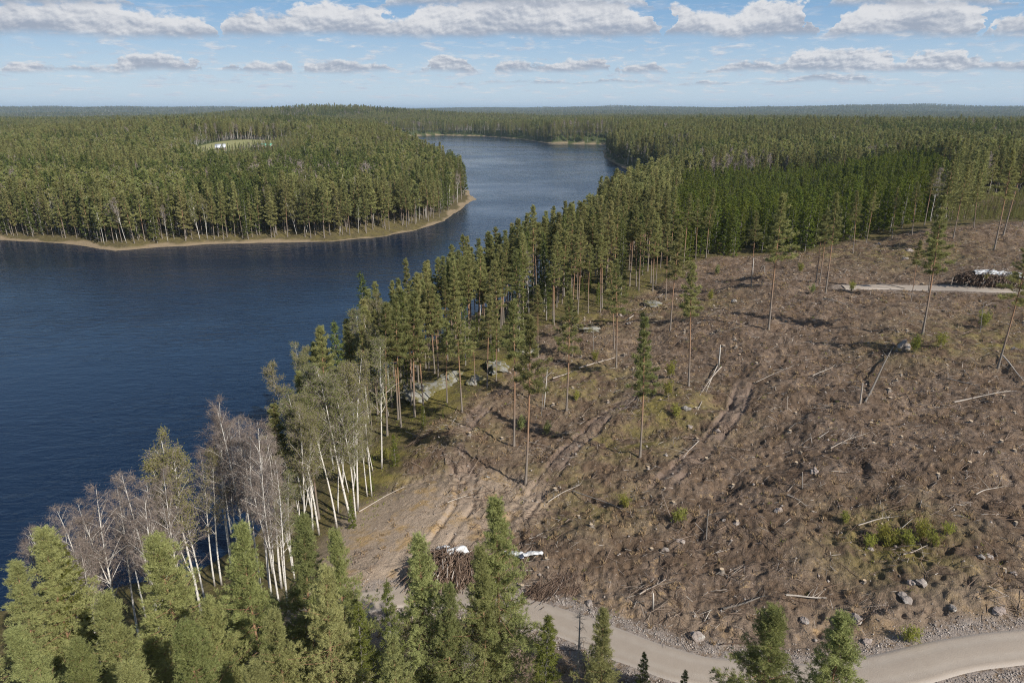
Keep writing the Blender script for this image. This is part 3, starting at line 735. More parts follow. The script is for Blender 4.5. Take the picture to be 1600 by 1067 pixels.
def birch(H, nb, nsub, ntw, leafy, wd=0.022, r0=0.13, forks=1, Rc=2.6, leafn=5, lw=0.09, cb=0.38):
    L = trunk_line(H, 0.5); tr = Parts(); cr = Parts(); t = np.linspace(0, 1, len(L))
    tr.add(*tube(L, r0 * (1 - t) ** 0.9 + 0.014, 7), 0)
    mains = [(L, cb, 1.0)]
    for f in range(forks):
        h = rng.uniform(0.22, 0.5); p0 = lerp_line(L, np.array([h]))[0]; a = rng.uniform(0, 2 * PI); u = np.linspace(0, 1, 9)[:, None]
        ht = (1 - h) * H * rng.uniform(0.75, 0.95)
        B = p0 + np.array([[math.cos(a), math.sin(a), 0]]) * (u ** 0.7) * rng.uniform(1.0, 2.0) + np.array([[0, 0, 1]]) * u * ht
        tr.add(*tube(B, np.linspace(r0 * (1 - h) * 0.75, 0.012, 9), 5), 0); mains.append((B, 0.25, 0.75))
    WP = []; WQ = []; LP = []
    for Ln, c0, sc_ in mains:
        for b in range(int(nb * sc_)):
            s = rng.uniform(0, 1) ** 0.85; h = c0 + (1 - c0) * s; a = b * 2.399 + rng.uniform(-.6, .6)
            Lb = (Rc * sc_ * (1 - s) ** 0.6 * (0.55 + 0.6 * min(1, s * 3)) * rng.uniform(0.6, 1.2) + 0.4)
            e = R(rng.uniform(42, 68)); p0 = lerp_line(Ln, np.array([min(h, .995)]))[0]; u = np.linspace(0, 1, 6)
            hd = np.array([math.cos(a), math.sin(a), 0])
            B = p0 + hd[None] * (u * Lb * math.cos(e) * 1.15)[:, None] + np.array([0, 0, 1])[None] * (u * Lb * math.sin(e) * (1.15 - 0.25 * u))[:, None]
            tr.add(*tube(B, np.linspace(0.042 * (1.2 - s), 0.008, 6), 3), 0 if rng.random() < 0.75 else 1)
            us = rng.uniform(0.2, 1, nsub); q = lerp_line(B, us)
            d1 = hd[None] * 0.5 + rng.normal(0, 0.55, (nsub, 3)) + np.array([0, 0, 0.55]); d1 /= np.linalg.norm(d1, axis=1)[:, None]
            l1 = Lb * 0.36 * rng.uniform(0.5, 1.1, nsub)
            q2 = q + d1 * l1[:, None]; WP.append(q); WQ.append(q2)
            uu = rng.uniform(0.15, 1, (nsub, ntw))[..., None]; p3 = (q[:, None] + (q2 - q)[:, None] * uu).reshape(-1, 3)
            d3 = np.repeat(d1, ntw, 0) * 0.6 + rng.normal(0, 0.5, (nsub * ntw, 3)) + np.array([0, 0, -0.05]); d3 /= np.linalg.norm(d3, axis=1)[:, None]
            q3 = p3 + d3 * rng.uniform(0.25, 0.75, (nsub * ntw, 1)); q3[:, 2] -= 0.1
            WP.append(p3); WQ.append(q3); LP.append(p3 + (q3 - p3) * rng.uniform(0.2, 1.0, (len(p3), 1)))
    P = np.concatenate(WP); Q = np.concatenate(WQ); n = len(P); q = np.cross(Q - P, rng.normal(0, 1, (n, 3))); q /= np.linalg.norm(q, axis=1)[:, None] + 1e-9
    w = wd * rng.uniform(0.6, 1.2, (n, 1))
    cr.add(np.stack([P - q * w / 2, P + q * w / 2, Q], 1).reshape(-1, 3), np.arange(n * 3).reshape(-1, 3), 0)
    LPp = np.concatenate(LP)
    if leafy:
        V, F = blades(LPp, rng.normal(0, 1, LPp.shape), leafn, lw, lw * 0.85, 1.0); cr.add(V, F, 1)
    else:
        V, F = blades(LPp, rng.normal(0, 1, LPp.shape), 1, 0.16, 0.025, 1.0); cr.add(V, F, 2)
    return tr.mesh('trunk', [M_bbark, M_twig]), cr.mesh('crown', [M_twig, M_birchleaf, M_bud], False, True)


# near, middle and far forms of each kind (mesh pairs trunk, crown; natural height)
PT = {}
PT['pine_near'] = [(pine(17, c, r, 96, 22, 4, 13, 0.18, 0.030, 0.12, M_pinenear, bulge=1.1, power=0.6, jit=0.13), 17) for c, r in ((0.24, 3.0), (0.18, 2.7), (0.30, 3.3), (0.22, 2.5), (0.27, 2.9))]
PT['pine_mid'] = [(pine(21, c, r * 0.93, int(n_b * 0.9), 12, 4, 9, 0.33, 0.062, 0.145), 21) for c, r, n_b in ((0.52, 2.3, 46), (0.58, 2.0, 40), (0.46, 2.1, 52), (0.63, 2.2, 36), (0.50, 1.8, 44))]
PT['pine_far'] = [(pine(20, c, r, 44, 6, 2, 6, 0.60, 0.19, 0.15, dead=1, limbs=False, seg=4), 20) for c, r in ((0.32, 2.2), (0.24, 1.9), (0.42, 2.3), (0.28, 1.7))]
PT['spruce_near'] = [(spruce(14, 0.10, 2.2, 90, 26, 10, 0.24, 0.042, leaf=l), 14) for l in (M_spyellow, M_spruce)]
PT['spruce_mid'] = [(spruce(17, 0.12, 1.9, 70, 13, 6, 0.42, 0.12), 17), (spruce(19, 0.2, 1.7, 70, 12, 6, 0.42, 0.12), 19)]
PT['spruce_far'] = [(spruce(18, 0.12, r, 42, 6, 4, 0.8, 0.32), 18) for r in (1.9, 1.6)]
PT['spruce_young'] = [(spruce(12, 0.06, r, 46, 8, 5, 0.55, 0.19, 0.1, M_spyoung), 12) for r in (1.5, 1.25, 1.65)]
PT['birch_near'] = [(birch(19, 46, 9, 7, True, forks=f, leafn=5, lw=0.075, r0=0.12), 19) for f in (2, 0, 1)]
PT['birch_bare'] = [(birch(18, 40, 9, 6, False, wd=0.019, forks=f), 18) for f in (1, 2, 0)]
PT['birch_mid'] = [(birch(18, 30, 6, 4, True, wd=0.05, forks=1, leafn=4, lw=0.2, Rc=2.2, r0=0.095), 18), (birch(18, 30, 7, 5, False, wd=0.05, Rc=2.2, r0=0.095), 18)]
PT['birch_far'] = [(birch(18, 22, 4, 3, True, wd=0.12, forks=0, leafn=4, lw=0.42, r0=0.09, Rc=2.2, cb=0.25), 18), (birch(18, 22, 5, 4, False, wd=0.13, forks=1, r0=0.09, Rc=2.4), 18)]
PLACED = {}


def plant(kind, var, x, y, H, name, label, cat, group=None, rz=None, lean=(0, 0), sink=0.25, wide=1.0):
    """one tree: an Empty at its foot with trunk and crown"""
    (tm, cm), h0 = PT[kind][var % len(PT[kind])]
    e = link(name, None, None, (x, y, gz(x, y) - sink)); e.rotation_euler = (lean[1], lean[0], rng.uniform(0, 2 * PI) if rz is None else rz)
    if lean != (0, 0): e.rotation_mode = 'ZXY'; e.rotation_euler = Euler((lean[1], lean[0], e.rotation_euler[2]), 'ZXY')
    s = H / h0; e.scale = (s * wide, s * wide, s)
    tag(e, label, cat, group)
    a = link('trunk', tm, e); b_ = link('crown', cm, e)
    PLACED.setdefault((kind, var % len(PT[kind])), (a, b_))
    return e


def by_base(bx, by, tx, ty):
    """foot seen at (bx,by), tip at (tx,ty) -> x, y, height, lean"""
    x, y = ray(bx, by); z = float(hbase(np.array([x]), np.array([y]))[0])
    hs = np.linspace(2, 36, 400); pxs, pys = proj(np.full(400, x), np.full(400, y), z + hs)
    k = int(np.argmin(abs(pys - ty))); H = float(hs[k])
    X_, Y_ = pxs[k], 0
    dist = y * math.cos(PITCH) - (z + H - CAMZ) * math.sin(PITCH)
    off = (tx - pxs[k]) / F_ * dist
    return x, y, H, max(-0.12, min(0.12, off / H))


def by_top(tx, ty, H):
    return ray(tx, ty, H)


# ---- foreground trees, tips read off the photo
FG = [  # kind, variant, tip x, tip y, height, label, wide
    ('pine_near', 0, 66, 826, 19, 'bushy green pine with the highest tip in the lower left corner', 1.0),
    ('spruce_near', 0, 90, 834, 18, 'yellowish spruce close behind the corner pine at lower left', 1.1),
    ('pine_near', 2, 248, 848, 18, 'very broad bushy pine standing in front of the leafing lone birch', 1.15),
    ('pine_near', 3, 378, 822, 18, 'slender dense pine in front of the tall bare birches', 1.0),
    ('pine_near', 1, 466, 812, 18, 'dark green pine standing in front of the leafing white birches', 1.05),
    ('pine_near', 4, 526, 840, 17, 'thin open crowned pine at the left edge of the sandy yard', 0.8),
    ('pine_near', 3, 14, 885, 17, 'pale pine cut off by the left edge of the picture', 1.0),
    ('pine_near', 4, 168, 925, 17, 'mid green pine between the corner pine and the very broad pine', 1.0),
    ('pine_near', 0, 330, 940, 16, 'rounded pine below the slender dense pine at lower left', 1.0),
    ('pine_near', 2, 292, 985, 17, 'light green pine at the bottom edge below the very broad pine', 1.0),
    ('pine_near', 1, 120, 1010, 17, 'pine at the bottom edge under the corner pine', 1.0),
    ('pine_near', 3, 30, 985, 17, 'full pine filling the bottom left corner', 1.0),
    ('pine_near', 0, 425, 960, 15, 'shaded pine left of the tall orange trunk in the foreground', 0.9),
    ('pine_near', 2, 502, 890, 17, 'sparse pine with a long bright orange trunk in the foreground', 0.9),
    ('spruce_near', 0, 556, 945, 13, 'yellow green spruce just below the sandy yard', 1.0),
    ('spruce_near', 1, 606, 912, 15, 'narrow almost black spruce below the brushwood pile', 0.72),
    ('pine_near', 1, 650, 834, 17, 'bushy pine left of the brushwood pile', 1.05),
    ('pine_near', 0, 700, 915, 14, 'pine crown right in front of the brushwood pile', 0.85),
    ('pine_near', 3, 775, 784, 19, 'tallest foreground pine right of the brushwood pile', 0.95),
    ('pine_near', 4, 758, 862, 16, 'dark green pine directly in front of the tallest foreground pine', 0.9),
    ('spruce_near', 0, 852, 963, 12, 'olive spruce on the near side of the gravel road', 1.15),
    ('pine_near', 1, 948, 955, 13, 'fresh green pine beside the bare dead spruce by the road', 0.95),
    ('spruce_near', 1, 1006, 1019, 7, 'small spruce tip at the near road edge', 1.0),
    ('spruce_near', 1, 1071, 1046, 6, 'tiniest spruce tip poking up at the near road edge', 1.0),
    ('pine_near', 0, 1206, 957, 14, 'wide pine standing over the gravel road bend', 1.35),
    ('pine_near', 3, 1311, 968, 14, 'second pine over the gravel road bend, right of the wide one', 1.25),
    ('pine_near', 2, 610, 1000, 14, 'pale pine at the bottom edge under the black spruce', 0.8),
    ('birch_near', 0, 740, 985, 10, 'light green leafing birch at the bottom edge before the road', 1.1),
    ('birch_near', 1, 680, 1010, 9, 'small leafing birch at the bottom edge left of the larger one', 1.1),
    ('birch_near', 1, 640, 985, 10, 'small leafing birch below the bushy pine', 1.0),
    ('pine_near', 4, 215, 1050, 17, 'pine tip at the bottom edge below the mid green pine', 1.0),
    ('pine_near', 0, 395, 1045, 15, 'pine at the bottom edge below the rounded pine', 1.0),
]
for kd, v, tx, ty, H, lab, wd_ in FG:
    x, y = by_top(tx, ty, H - 0.3)
    nm = {'pin': 'pine_tree', 'spr': 'spruce_tree', 'bir': 'birch_tree'}[kd[:3]]
    plant(kd, v, x, y, H, nm, lab, nm.split('_')[0], 'trees filling the foreground', wide=wd_)

# bare and leafing birches on the near shore: tip (and height)
BI = [('birch_bare', 2, 26, 838, 15, 'small grey bare birch at the far left by the water'),
      ('birch_bare', 1, 100, 797, 17, 'bare forked birch, leftmost of the purple twigged row'),
      ('birch_bare', 0, 142, 772, 18, 'bare birch with thick white trunk next to the leftmost forked one'),
      ('birch_bare', 2, 201, 746, 18, 'bare birch just left of the leafing lone birch, outer of two'),
      ('birch_bare', 1, 228, 750, 17, 'bare birch just left of the leafing lone birch, inner of two'),
      ('birch_near', 0, 265, 684, 20, 'lone leafing birch with forked white trunk against dark water'),
      ('birch_bare', 0, 322, 630, 21, 'tallest bare birch, its white trunk against the lake'),
      ('birch_bare', 1, 351, 644, 20, 'bare birch second from the tallest, arched twigs'),
      ('birch_bare', 2, 386, 658, 20, 'bare birch at the right end of the tall bare group'),
      ('birch_bare', 0, 371, 668, 19, 'bare birch inside the tall bare group, behind the right end one'),
      ('birch_near', 1, 313, 712, 16, 'short leafing birch in front of the tallest bare birch'),
      ('birch_bare', 2, 290, 768, 14, 'low bare birch leaning between the lone birch and tall group'),
      ('birch_bare', 2, 410, 690, 17, 'thin bare birch beside the little pine at the shore'),
      ('birch_near', 2, 440, 740, 13, 'low leafing birch thicket tree below the big white birch'),
      ('birch_near', 1, 425, 760, 12, 'low leafing birch left of the thicket tree'), ]
for kd, v, tx, ty, H, lab in BI:
    x, y = by_top(tx, ty, H - 0.3)
    plant(kd, v, x, y, H, 'birch_tree', lab, 'birch', 'birches on the near shore', wide=1.0)
for i, (tx, ty) in enumerate([(60, 812), (122, 785), (166, 762), (186, 768), (246, 735), (300, 705), (334, 660), (346, 690), (364, 645), (396, 675), (404, 705), (432, 690), (80, 830), (215, 770), (420, 720)]):
    H = float(rng.uniform(14, 18)); x, y = by_top(tx, ty, H)
    plant('birch_bare', i, x, y, H, 'birch_tree', 'thin bare birch crowded into the purple twigged shore row, behind its bigger neighbours', 'birch', 'thin birches of the shore row', wide=.8)
BB = [(499, 836, 462, 606, 0, 'big leafing birch with wide white forks, nearest the water'), (527, 826, 492, 604, 1, 'tall slim white birch right of the big forked birch'),
      (528, 800, 524, 624, 1, 'straight white birch, third in the shore row'), (556, 812, 537, 612, 2, 'leaning white birch in the middle of the shore row'),
      (561, 767, 533, 640, 1, 'white birch on green moss in the shore row'), (574, 776, 556, 632, 1, 'thin white birch on green moss, foremost of its pair'),
      (583, 738, 560, 640, 2, 'thin white birch behind the moss pair'), (545, 770, 508, 645, 1, 'half hidden white birch behind the slim one'),
      (475, 845, 445, 690, 2, 'short leafing birch at the foot of the big birch')]
for bx, by, tx, ty, v, lab in BB:
    x, y, H, ln_ = by_base(bx, by, tx, ty)
    plant('birch_near', v, x, y, H, 'birch_tree', lab, 'birch', 'birches on the near shore', lean=(ln_, 0))
x, y = by_top(420, 655, 15); plant('pine_mid', 2, x, y, 15, 'pine_tree', 'small dark pine at the waterline among the bare birches', 'pine')
# pines with visible feet: foot x,y, tip x,y, variant, label
RP = [(722, 641, 712, 462, 0, 'lone pine with orange trunk just right of the pale rock outcrop'), (761, 604, 764, 462, 1, 'pine behind the mossy rocks, two trunks right of the outcrop'),
      (775, 595, 778, 480, 2, 'slim dark pine among the mossy rocks'), (742, 602, 740, 500, 3, 'thinnest pine at the edge of the mossy rocks'),
      (803, 697, 806, 470, 3, 'tall slim pine between the two wheel tracks'), (821, 755, 836, 492, 1, 'nearest tall pine on the cleared ground, long trunk shadow'),
      (885, 643, 894, 455, 0, 'pine left of the long pale fallen trunk, orange stem'), (894, 554, 893, 440, 2, 'pine standing behind the orange stemmed one'),
      (866, 508, 868, 395, 1, 'dark stemmed pine at the edge of the open belt'), (963, 572, 967, 400, 0, 'pine at the right tip of the long pale fallen trunk'),
      (960, 544, 957, 405, 3, 'thin pine right behind the fallen trunk pine'), (938, 487, 942, 365, 1, 'bright stemmed pine inside the belt above the moss hummock'),
      (919, 489, 920, 380, 3, 'pale thin stemmed pine beside the bright stemmed one'), (1047, 518, 1060, 352, 0, 'upright pine at the upper left of the clear felling'),
      (1076, 605, 1086, 408, 1, 'tall pine by the crossed white poles'), (1000, 715, 1013, 494, 2, 'small crowned lone pine, lowest foot on the felled slope'),
      (841, 558, 838, 445, 3, 'slender pine left of the belt edge'), (994, 448, 996, 320, 1, 'grey stemmed pine at the belt edge above the branch on the ground'),
      (1201, 515, 1224, 300, 0, 'broad crowned pine alone in the middle of the clear felling'), (1174, 448, 1180, 330, 3, 'pine left behind the broad crowned one'),
      (1290, 459, 1310, 300, 0, 'front pine of the tight trio on the felling'), (1281, 441, 1297, 322, 1, 'middle pine of the tight trio on the felling'), (1275, 440, 1290, 332, 3, 'left pine of the tight trio on the felling'),
      (1424, 470, 1440, 372, 3, 'thin short crowned pine left of the leaning pine on the felling'), (1451, 457, 1462, 352, 1, 'slim pine standing on the far gravel track'),
      (1441, 525, 1480, 308, 2, 'leaning pine with bare orange trunk above the pointed boulder'), (1560, 572, 1618, 366, 0, 'tall leaning pine at the right edge of the picture'),
      (1103, 404, 1112, 295, 2, 'pine at the far corner of the felling'), (1087, 406, 1090, 310, 1, 'pine just left of the far corner one'),
      (1333, 394, 1342, 296, 0, 'dense pine on the ridge, left of the far hump'), (1394, 370, 1402, 290, 1, 'pine on the ridge hump against young spruces'),
      (1353, 382, 1368, 300, 3, 'thin pine between the two dense ridge pines'), (1425, 367, 1436, 282, 3, 'thin leaning pine on the ridge hump'), (1554, 389, 1588, 230, 0, 'tall leaning pine on the skyline ridge, front of two'),
      (1568, 367, 1606, 222, 1, 'tall leaning pine on the skyline ridge, rear of two'), (1522, 357, 1532, 262, 2, 'dark crowned pine at the top edge of the felling'), (1490, 371, 1512, 255, 0, 'pine with crooked orange trunk near the top edge of the felling'),
      (1597, 355, 1622, 262, 3, 'half cut off pine at the right end of the skyline ridge'), (1040, 470, 1046, 350, 3, 'pine in the open corner between belt and felling'),
      (1020, 452, 1024, 330, 2, 'dense pine where the belt meets the felling'), (690, 700, 690, 560, 3, 'thin young pine below the pale outcrop')]
RP.pop()
for bx, by, tx, ty, v, lab in RP:
    x, y, H, ln_ = by_base(bx, by, tx, ty)
    plant('pine_mid', v, x, y, H, 'pine_tree', lab, 'pine', 'seed pines left on the felling', lean=(ln_, 0))
for bx, by, tx, ty, v, lab in [(636, 770, 628, 600, 0, '')][:0]: pass

# ------------------------------------------------------------------ the forest
def scatter(r0, r1, s):
    a = R(43)
    n1 = int(2 * r1 * math.sin(a) / s); n2 = int(r1 / s)
    gx_, gy_ = np.meshgrid((np.arange(n1) - n1 / 2) * s, np.arange(n2) * s)
    x = gx_.ravel() + rng.uniform(-0.46, 0.46, gx_.size) * s; y = gy_.ravel() + rng.uniform(-0.46, 0.46, gx_.size) * s
    r = np.hypot(x, y); k = (r >= r0) & (r < r1) & (np.abs(np.arctan2(x, y)) < a)
    return x[k], y[k]


PLANTATION = np.array([ray(1046, 416), (58, 262), (80, 330), (92, 385), (150, 405), (222, 385), (190, 300), (158, 242), ray(1385, 378), ray(1330, 392), ray(1240, 408), ray(1150, 413)])
YOUNGP = np.array([ray(1420, 374), ray(1500, 364), ray(1640, 358), (320, 230), (320, 292), (232, 296), (196, 290), (162, 240)])
X_, Y_, S_ = [], [], []
for r0, r1, s in ((22, 450, 3.25), (450, 900, 4.3), (900, 2000, 6.6), (2000, 4200, 12), (4200, 9000, 30)):
    x, y = scatter(r0, r1, s); X_.append(x); Y_.append(y); S_.append(np.full(len(x), s))
FX = np.concatenate(X_); FY = np.concatenate(Y_); FS = np.concatenate(S_); FR = np.hypot(FX, FY)
d, clear, dr, dr2 = masks(FX, FY)
pl_ = inside(FX, FY, PLANTATION); yp = inside(FX, FY, YOUNGP)
infield = np.hypot((FX - fx) / 27, (FY - fy) / 120) < 1
dens = np.ones(len(FX))
inl = (~pl_) & (FR < 330) & (FX > -45)
# open, thinned belt beside the felling; dense rim at the water
dcl = dist_line(FX, FY, CLEAR, True)[0]
belt = (FX > -45) & (FR < 340) & (~pl_) & (~yp)
dens = np.where(belt, np.where(d < 16, 0.95, 0.36 + 0.45 * sst(FR, 170, 260)), 0.9)
dens = np.where(belt & (FR < 128), np.where(d < 17, 0.85, 0.16), dens)
dens = np.where(belt & (FR < 96), np.where(d < 12, 0.62, 0.05), dens)
dens = np.where(belt & (FR < 62), 0.0, dens)
dens = np.where(((FX < -25) & (FR < 75)) | ((FX < -31) & (FR < 125)), 0.0, dens)
dens = np.where((FX > 20) & (FR < 120), 0.0, dens)
opn = np.minimum(np.hypot(*(np.array([FX, FY]) - np.array(unp(670, 610, 5))[:, None])), 99)
dens = np.where(opn < 3.5, 0.0, dens)
dens = np.where(pl_ | yp, 0.72, dens)
keep = (d > 1.2 + 2.2 * (FY > 200)) & (clear < 0.35) & (~infield) & (rng.random(len(FX)) < dens)
keep &= ~((np.hypot((FX - clr2[0]) / 60, (FY - clr2[1]) / 60) < 1) & (FR > 900))
FX, FY, FS, FR, d, pl_, yp = [a[keep] for a in (FX, FY, FS, FR, d, pl_, yp)]
N = len(FX); print('forest points', N)
q1 = fbm(FX / 95, FY / 95, 3); q2 = fbm(FX / 60 + 40, FY / 60, 3); u1 = rng.random(N)
farr = sst(FR, 1500, 3500)
species = np.full(N, 0)                                   # 0 pine 1 spruce 2 leafing birch 3 bare birch 4 young spruce
species[(q1 > 0.05) & (u1 < 0.78)] = 1; species[(u1 > 0.80) & (u1 < 0.87)] = 1
species[(q2 > 0.06) & (u1 < 0.66)] = 2; species[u1 > 0.90] = 2
species[((q2 < -0.24) & (u1 < 0.30)) | (u1 > 0.965)] = 3
shoreb = (d < 14) & (FY > 200) & (u1 > 0.88); sb2 = (d < 16) & (FY > 200) & (species >= 2) & (u1 < 0.88); species[sb2] = 0; species[shoreb] = np.where(u1[shoreb] > 0.95, 3, 2)
nb_ = (FX > -45) & (FR < 340) & (~pl_); species[nb_ & (species == 1) & (u1 < 0.80)] = 0; species[nb_ & (species == 2) & (d > 14)] = 0
species[nb_ & (species == 2) & (u1 < 0.90)] = 0; species[nb_ & (species == 3) & (u1 < 0.96)] = 0
bs = nb_ & (d < 7) & (u1 > 0.86); species[bs] = 2
nb2 = nb_ & (FR < 92); species[nb2] = np.where(rng.random(N)[nb2] < 0.5, 2, 0)
cx_, cy_ = unp(1040, 290, 6); lb = (np.hypot(FX - cx_, (FY - cy_) * 0.5) < 20) & (~pl_); species[lb & (u1 < 0.7)] = 2
species[pl_] = 4; species[yp] = 5
Hh = np.array([19.5, 18.5, 17.5, 16.5, 13.0, 4.5])[species] * rng.normal(1, 0.10, N)
Hh *= 1 + 0.10 * fbm(FX / 50, FY / 50, 3)
Hh = np.where(nb_ & (species == 0), Hh * (0.92 + 0.12 * sst(FR, 80, 250)), Hh)
# low growth in front of the farm clearing so that it can be seen over
az_f = math.atan2(fx, fy); wdt = sst(np.abs(np.arctan2(FX, FY) - az_f), 0.085, 0.045)
rf = np.hypot(fx, fy)
Hh = Hh * (1 - wdt * 0.62 * sst(FR, rf - 330, rf - 150) * (FR < rf + 20) * (species < 4))
FZ = height(FX, FY) - 0.2
ppx, ppy = proj(FX, FY, FZ + Hh * 0.6)
inview = (ppx > -20) & (ppx < 1620) & (ppy < 1090)
size = np.where(inview, 1, 0.01) / FR
if True:
    nearb = nb_
    size = np.where(nearb, size * 1.6, size)
LIM = {0: 215, 1: 150, 2: 95, 3: 60, 4: 255, 5: 150}
PROX = 1.0
indiv = np.zeros(N, bool)
for sp_, lim in LIM.items():
    ii = np.where(species == sp_)[0]; ii = ii[np.argsort(-size[ii])][:lim]; indiv[ii] = True


def zone_words(x, y, r, px):
    if nbz(x, y, r):
        if r < 110: return 'in the thin near end of the shore belt, before the outcrop'
        if r < 135: return 'in the shore belt just behind the pale outcrop'
        if r < 160: return 'in the shore belt where it juts furthest into the lake'
        if r < 190: return 'in the shore belt across the narrows from the headland tip'
        if r < 225: return 'in the far half of the shore belt beside the felling'
        if r < 270: return 'in the shore belt left of the young spruce stand'
        return 'at the far end of the shore belt, before the open channel'
    if x < 0:
        if px < 200: return 'on the opposite shore, left of the reed point'
        if px < 400: return 'on the opposite shore, right of the reed point'
        if px < 560: return 'in the middle of the opposite shore front'
        if px < 680: return 'on the opposite shore front near the headland'
        return 'at the tip of the opposite headland'
    if px < 1100: return 'in the woods beyond the shore belt, left of the spruce stand'
    if px < 1350: return 'in the woods behind the dark spruce stand'
    return 'in the tall woods behind the ridge at the right'


def nbz(x, y, r): return x > -45 and r < 340 and px_of(x, y) < 1090


def px_of(x, y): return float(proj(x, y, 10)[0])


KN = {0: ('pine', 'pine_tree'), 1: ('spruce', 'spruce_tree'), 2: ('leafing birch', 'birch_tree'), 3: ('bare birch', 'birch_tree'), 4: ('young spruce', 'young_spruce'), 5: ('young pine', 'young_pine')}
for i in np.where(indiv)[0]:
    sp_ = int(species[i]); r = FR[i]; w_, nm = KN[sp_]
    x, y = float(FX[i]), float(FY[i]); px = float(ppx[i])
    kd = {0: 'pine_mid' if r < 240 else 'pine_far', 1: 'spruce_mid' if r < 240 else 'spruce_far', 2: 'birch_mid', 3: 'birch_mid', 4: 'spruce_young', 5: 'pine_far'}[sp_]
    if sp_ in (2, 3) and r > 300: kd = 'birch_far'
    if sp_ == 2 and r < 125: kd = 'birch_near'
    v = {2: 0, 3: 1}.get(sp_, int(rng.integers(0, 8)))
    if kd == 'birch_near': v = int(i) % 3
    if sp_ < 4: zw = zone_words(x, y, r, px); lab = w_ + ' ' + zw
    elif sp_ == 4:
        zw = 'row of the dark planted stand, ' + ('left third' if px < 1150 else 'middle third' if px < 1260 else 'right third')
        lab = 'dark green young spruce in the front of the planted stand, ' + zw.split(', ')[1]
    else: zw = 'x'; lab = 'low fresh green young pine in the regrowth behind the ridge ' + ('near the skyline pines' if px > 1500 else 'left of the skyline pines')
    tall = 'tall ' if Hh[i] > 20.5 else 'short ' if Hh[i] < 17 and sp_ < 4 else ''
    le = (0, 0)
    if sp_ in (2, 3) and d[i] < 12: le = (float(rng.normal(0, 0.07)), float(rng.uniform(-0.02, 0.16)))
    elif r < 300: le = (float(rng.normal(0, 0.015)), float(rng.normal(0, 0.015)))
    plant(kd, v, x, y, float(Hh[i]), nm, tall + lab, nm.split('_')[0] if sp_ < 4 else w_, (tall + lab)[:90], lean=le, wide=float(rng.uniform(0.85, 1.15)))


def forest(name, idx, protos, choose, label):
    """ONE object: the rest of a kind, instanced on its vertices"""
    m_ = len(idx)
    sc3 = np.stack([Hh[idx]] * 3, 1)
    wide = np.interp(FS[idx], [3, 4.3, 6.6, 12, 30], [1.0, 1.05, 1.2, 1.55, 3.1]) * rng.uniform(0.85, 1.2, m_)
    var = choose(m_, idx)
    h0 = np.array([p[2] for p in protos])[var]
    sc3 = sc3 / h0[:, None]; sc3[:, 0] *= wide; sc3[:, 1] *= wide
    rot = np.zeros((m_, 3)); rot[:, 2] = rng.uniform(0, 2 * PI, m_); rot[:, 0] = rng.normal(0, 0.02, m_); rot[:, 1] = rng.normal(0, 0.02, m_)
    me = mesh(name, np.stack([FX[idx], FY[idx], FZ[idx]], 1), attrs={'iscale': ('POINT', 'FLOAT_VECTOR', sc3), 'irot': ('POINT', 'FLOAT_VECTOR', rot), 'ivar': ('POINT', 'INT', var)})
    ob = link(name, me); tag(ob, label, name.split('_')[0] + ' forest', None, 'stuff')
    ng = bpy.data.node_groups.new(name, 'GeometryNodeTree')
    ng.interface.new_socket('Geometry', in_out='INPUT', socket_type='NodeSocketGeometry'); ng.interface.new_socket('Geometry', in_out='OUTPUT', socket_type='NodeSocketGeometry')
    nn = ng.nodes.new; L = ng.links.new
    gi = nn('NodeGroupInput'); go = nn('NodeGroupOutput'); iop = nn('GeometryNodeInstanceOnPoints'); g2i = nn('GeometryNodeGeometryToInstance')
    for a_o, b_o, _ in reversed(protos):
        j = nn('GeometryNodeJoinGeometry')
        for o_ in (a_o, b_o):
            oi = nn('GeometryNodeObjectInfo'); oi.inputs['Object'].default_value = o_; oi.transform_space = 'ORIGINAL'; L(oi.outputs['Geometry'], j.inputs[0])
        L(j.outputs[0], g2i.inputs[0])

    def attr(nme, t):
        a = nn('GeometryNodeInputNamedAttribute'); a.data_type = t; a.inputs['Name'].default_value = nme
        return a.outputs['Attribute']
    L(gi.outputs[0], iop.inputs['Points']); L(g2i.outputs[0], iop.inputs['Instance']); iop.inputs['Pick Instance'].default_value = True
    L(attr('ivar', 'INT'), iop.inputs['Instance Index']); L(attr('iscale', 'FLOAT_VECTOR'), iop.inputs['Scale'])
    e2r = nn('FunctionNodeEulerToRotation'); L(attr('irot', 'FLOAT_VECTOR'), e2r.inputs[0]); L(e2r.outputs[0], iop.inputs['Rotation'])
    L(iop.outputs[0], go.inputs[0])
    md = ob.modifiers.new('forest', 'NODES'); md.node_group = ng
    return ob


def protos(kinds):
    out = []
    for k, v in kinds:
        if (k, v) not in PLACED: print('missing proto', k, v); continue
        out.append(PLACED[(k, v)] + (PT[k][v][1],))
    return out


rest = ~indiv
rnd_var = lambda k: (lambda n, idx: rng.integers(0, k, n))


def mixvar(nmid, nfar):
    def f(n, idx):
        v = rng.integers(0, nfar, n) + nmid
        if nmid: v = np.where(FR[idx] < 230, rng.integers(0, nmid, n), v)
        return v
    return f


print({s: int((species == s).sum()) for s in range(6)}, sorted(PLACED))
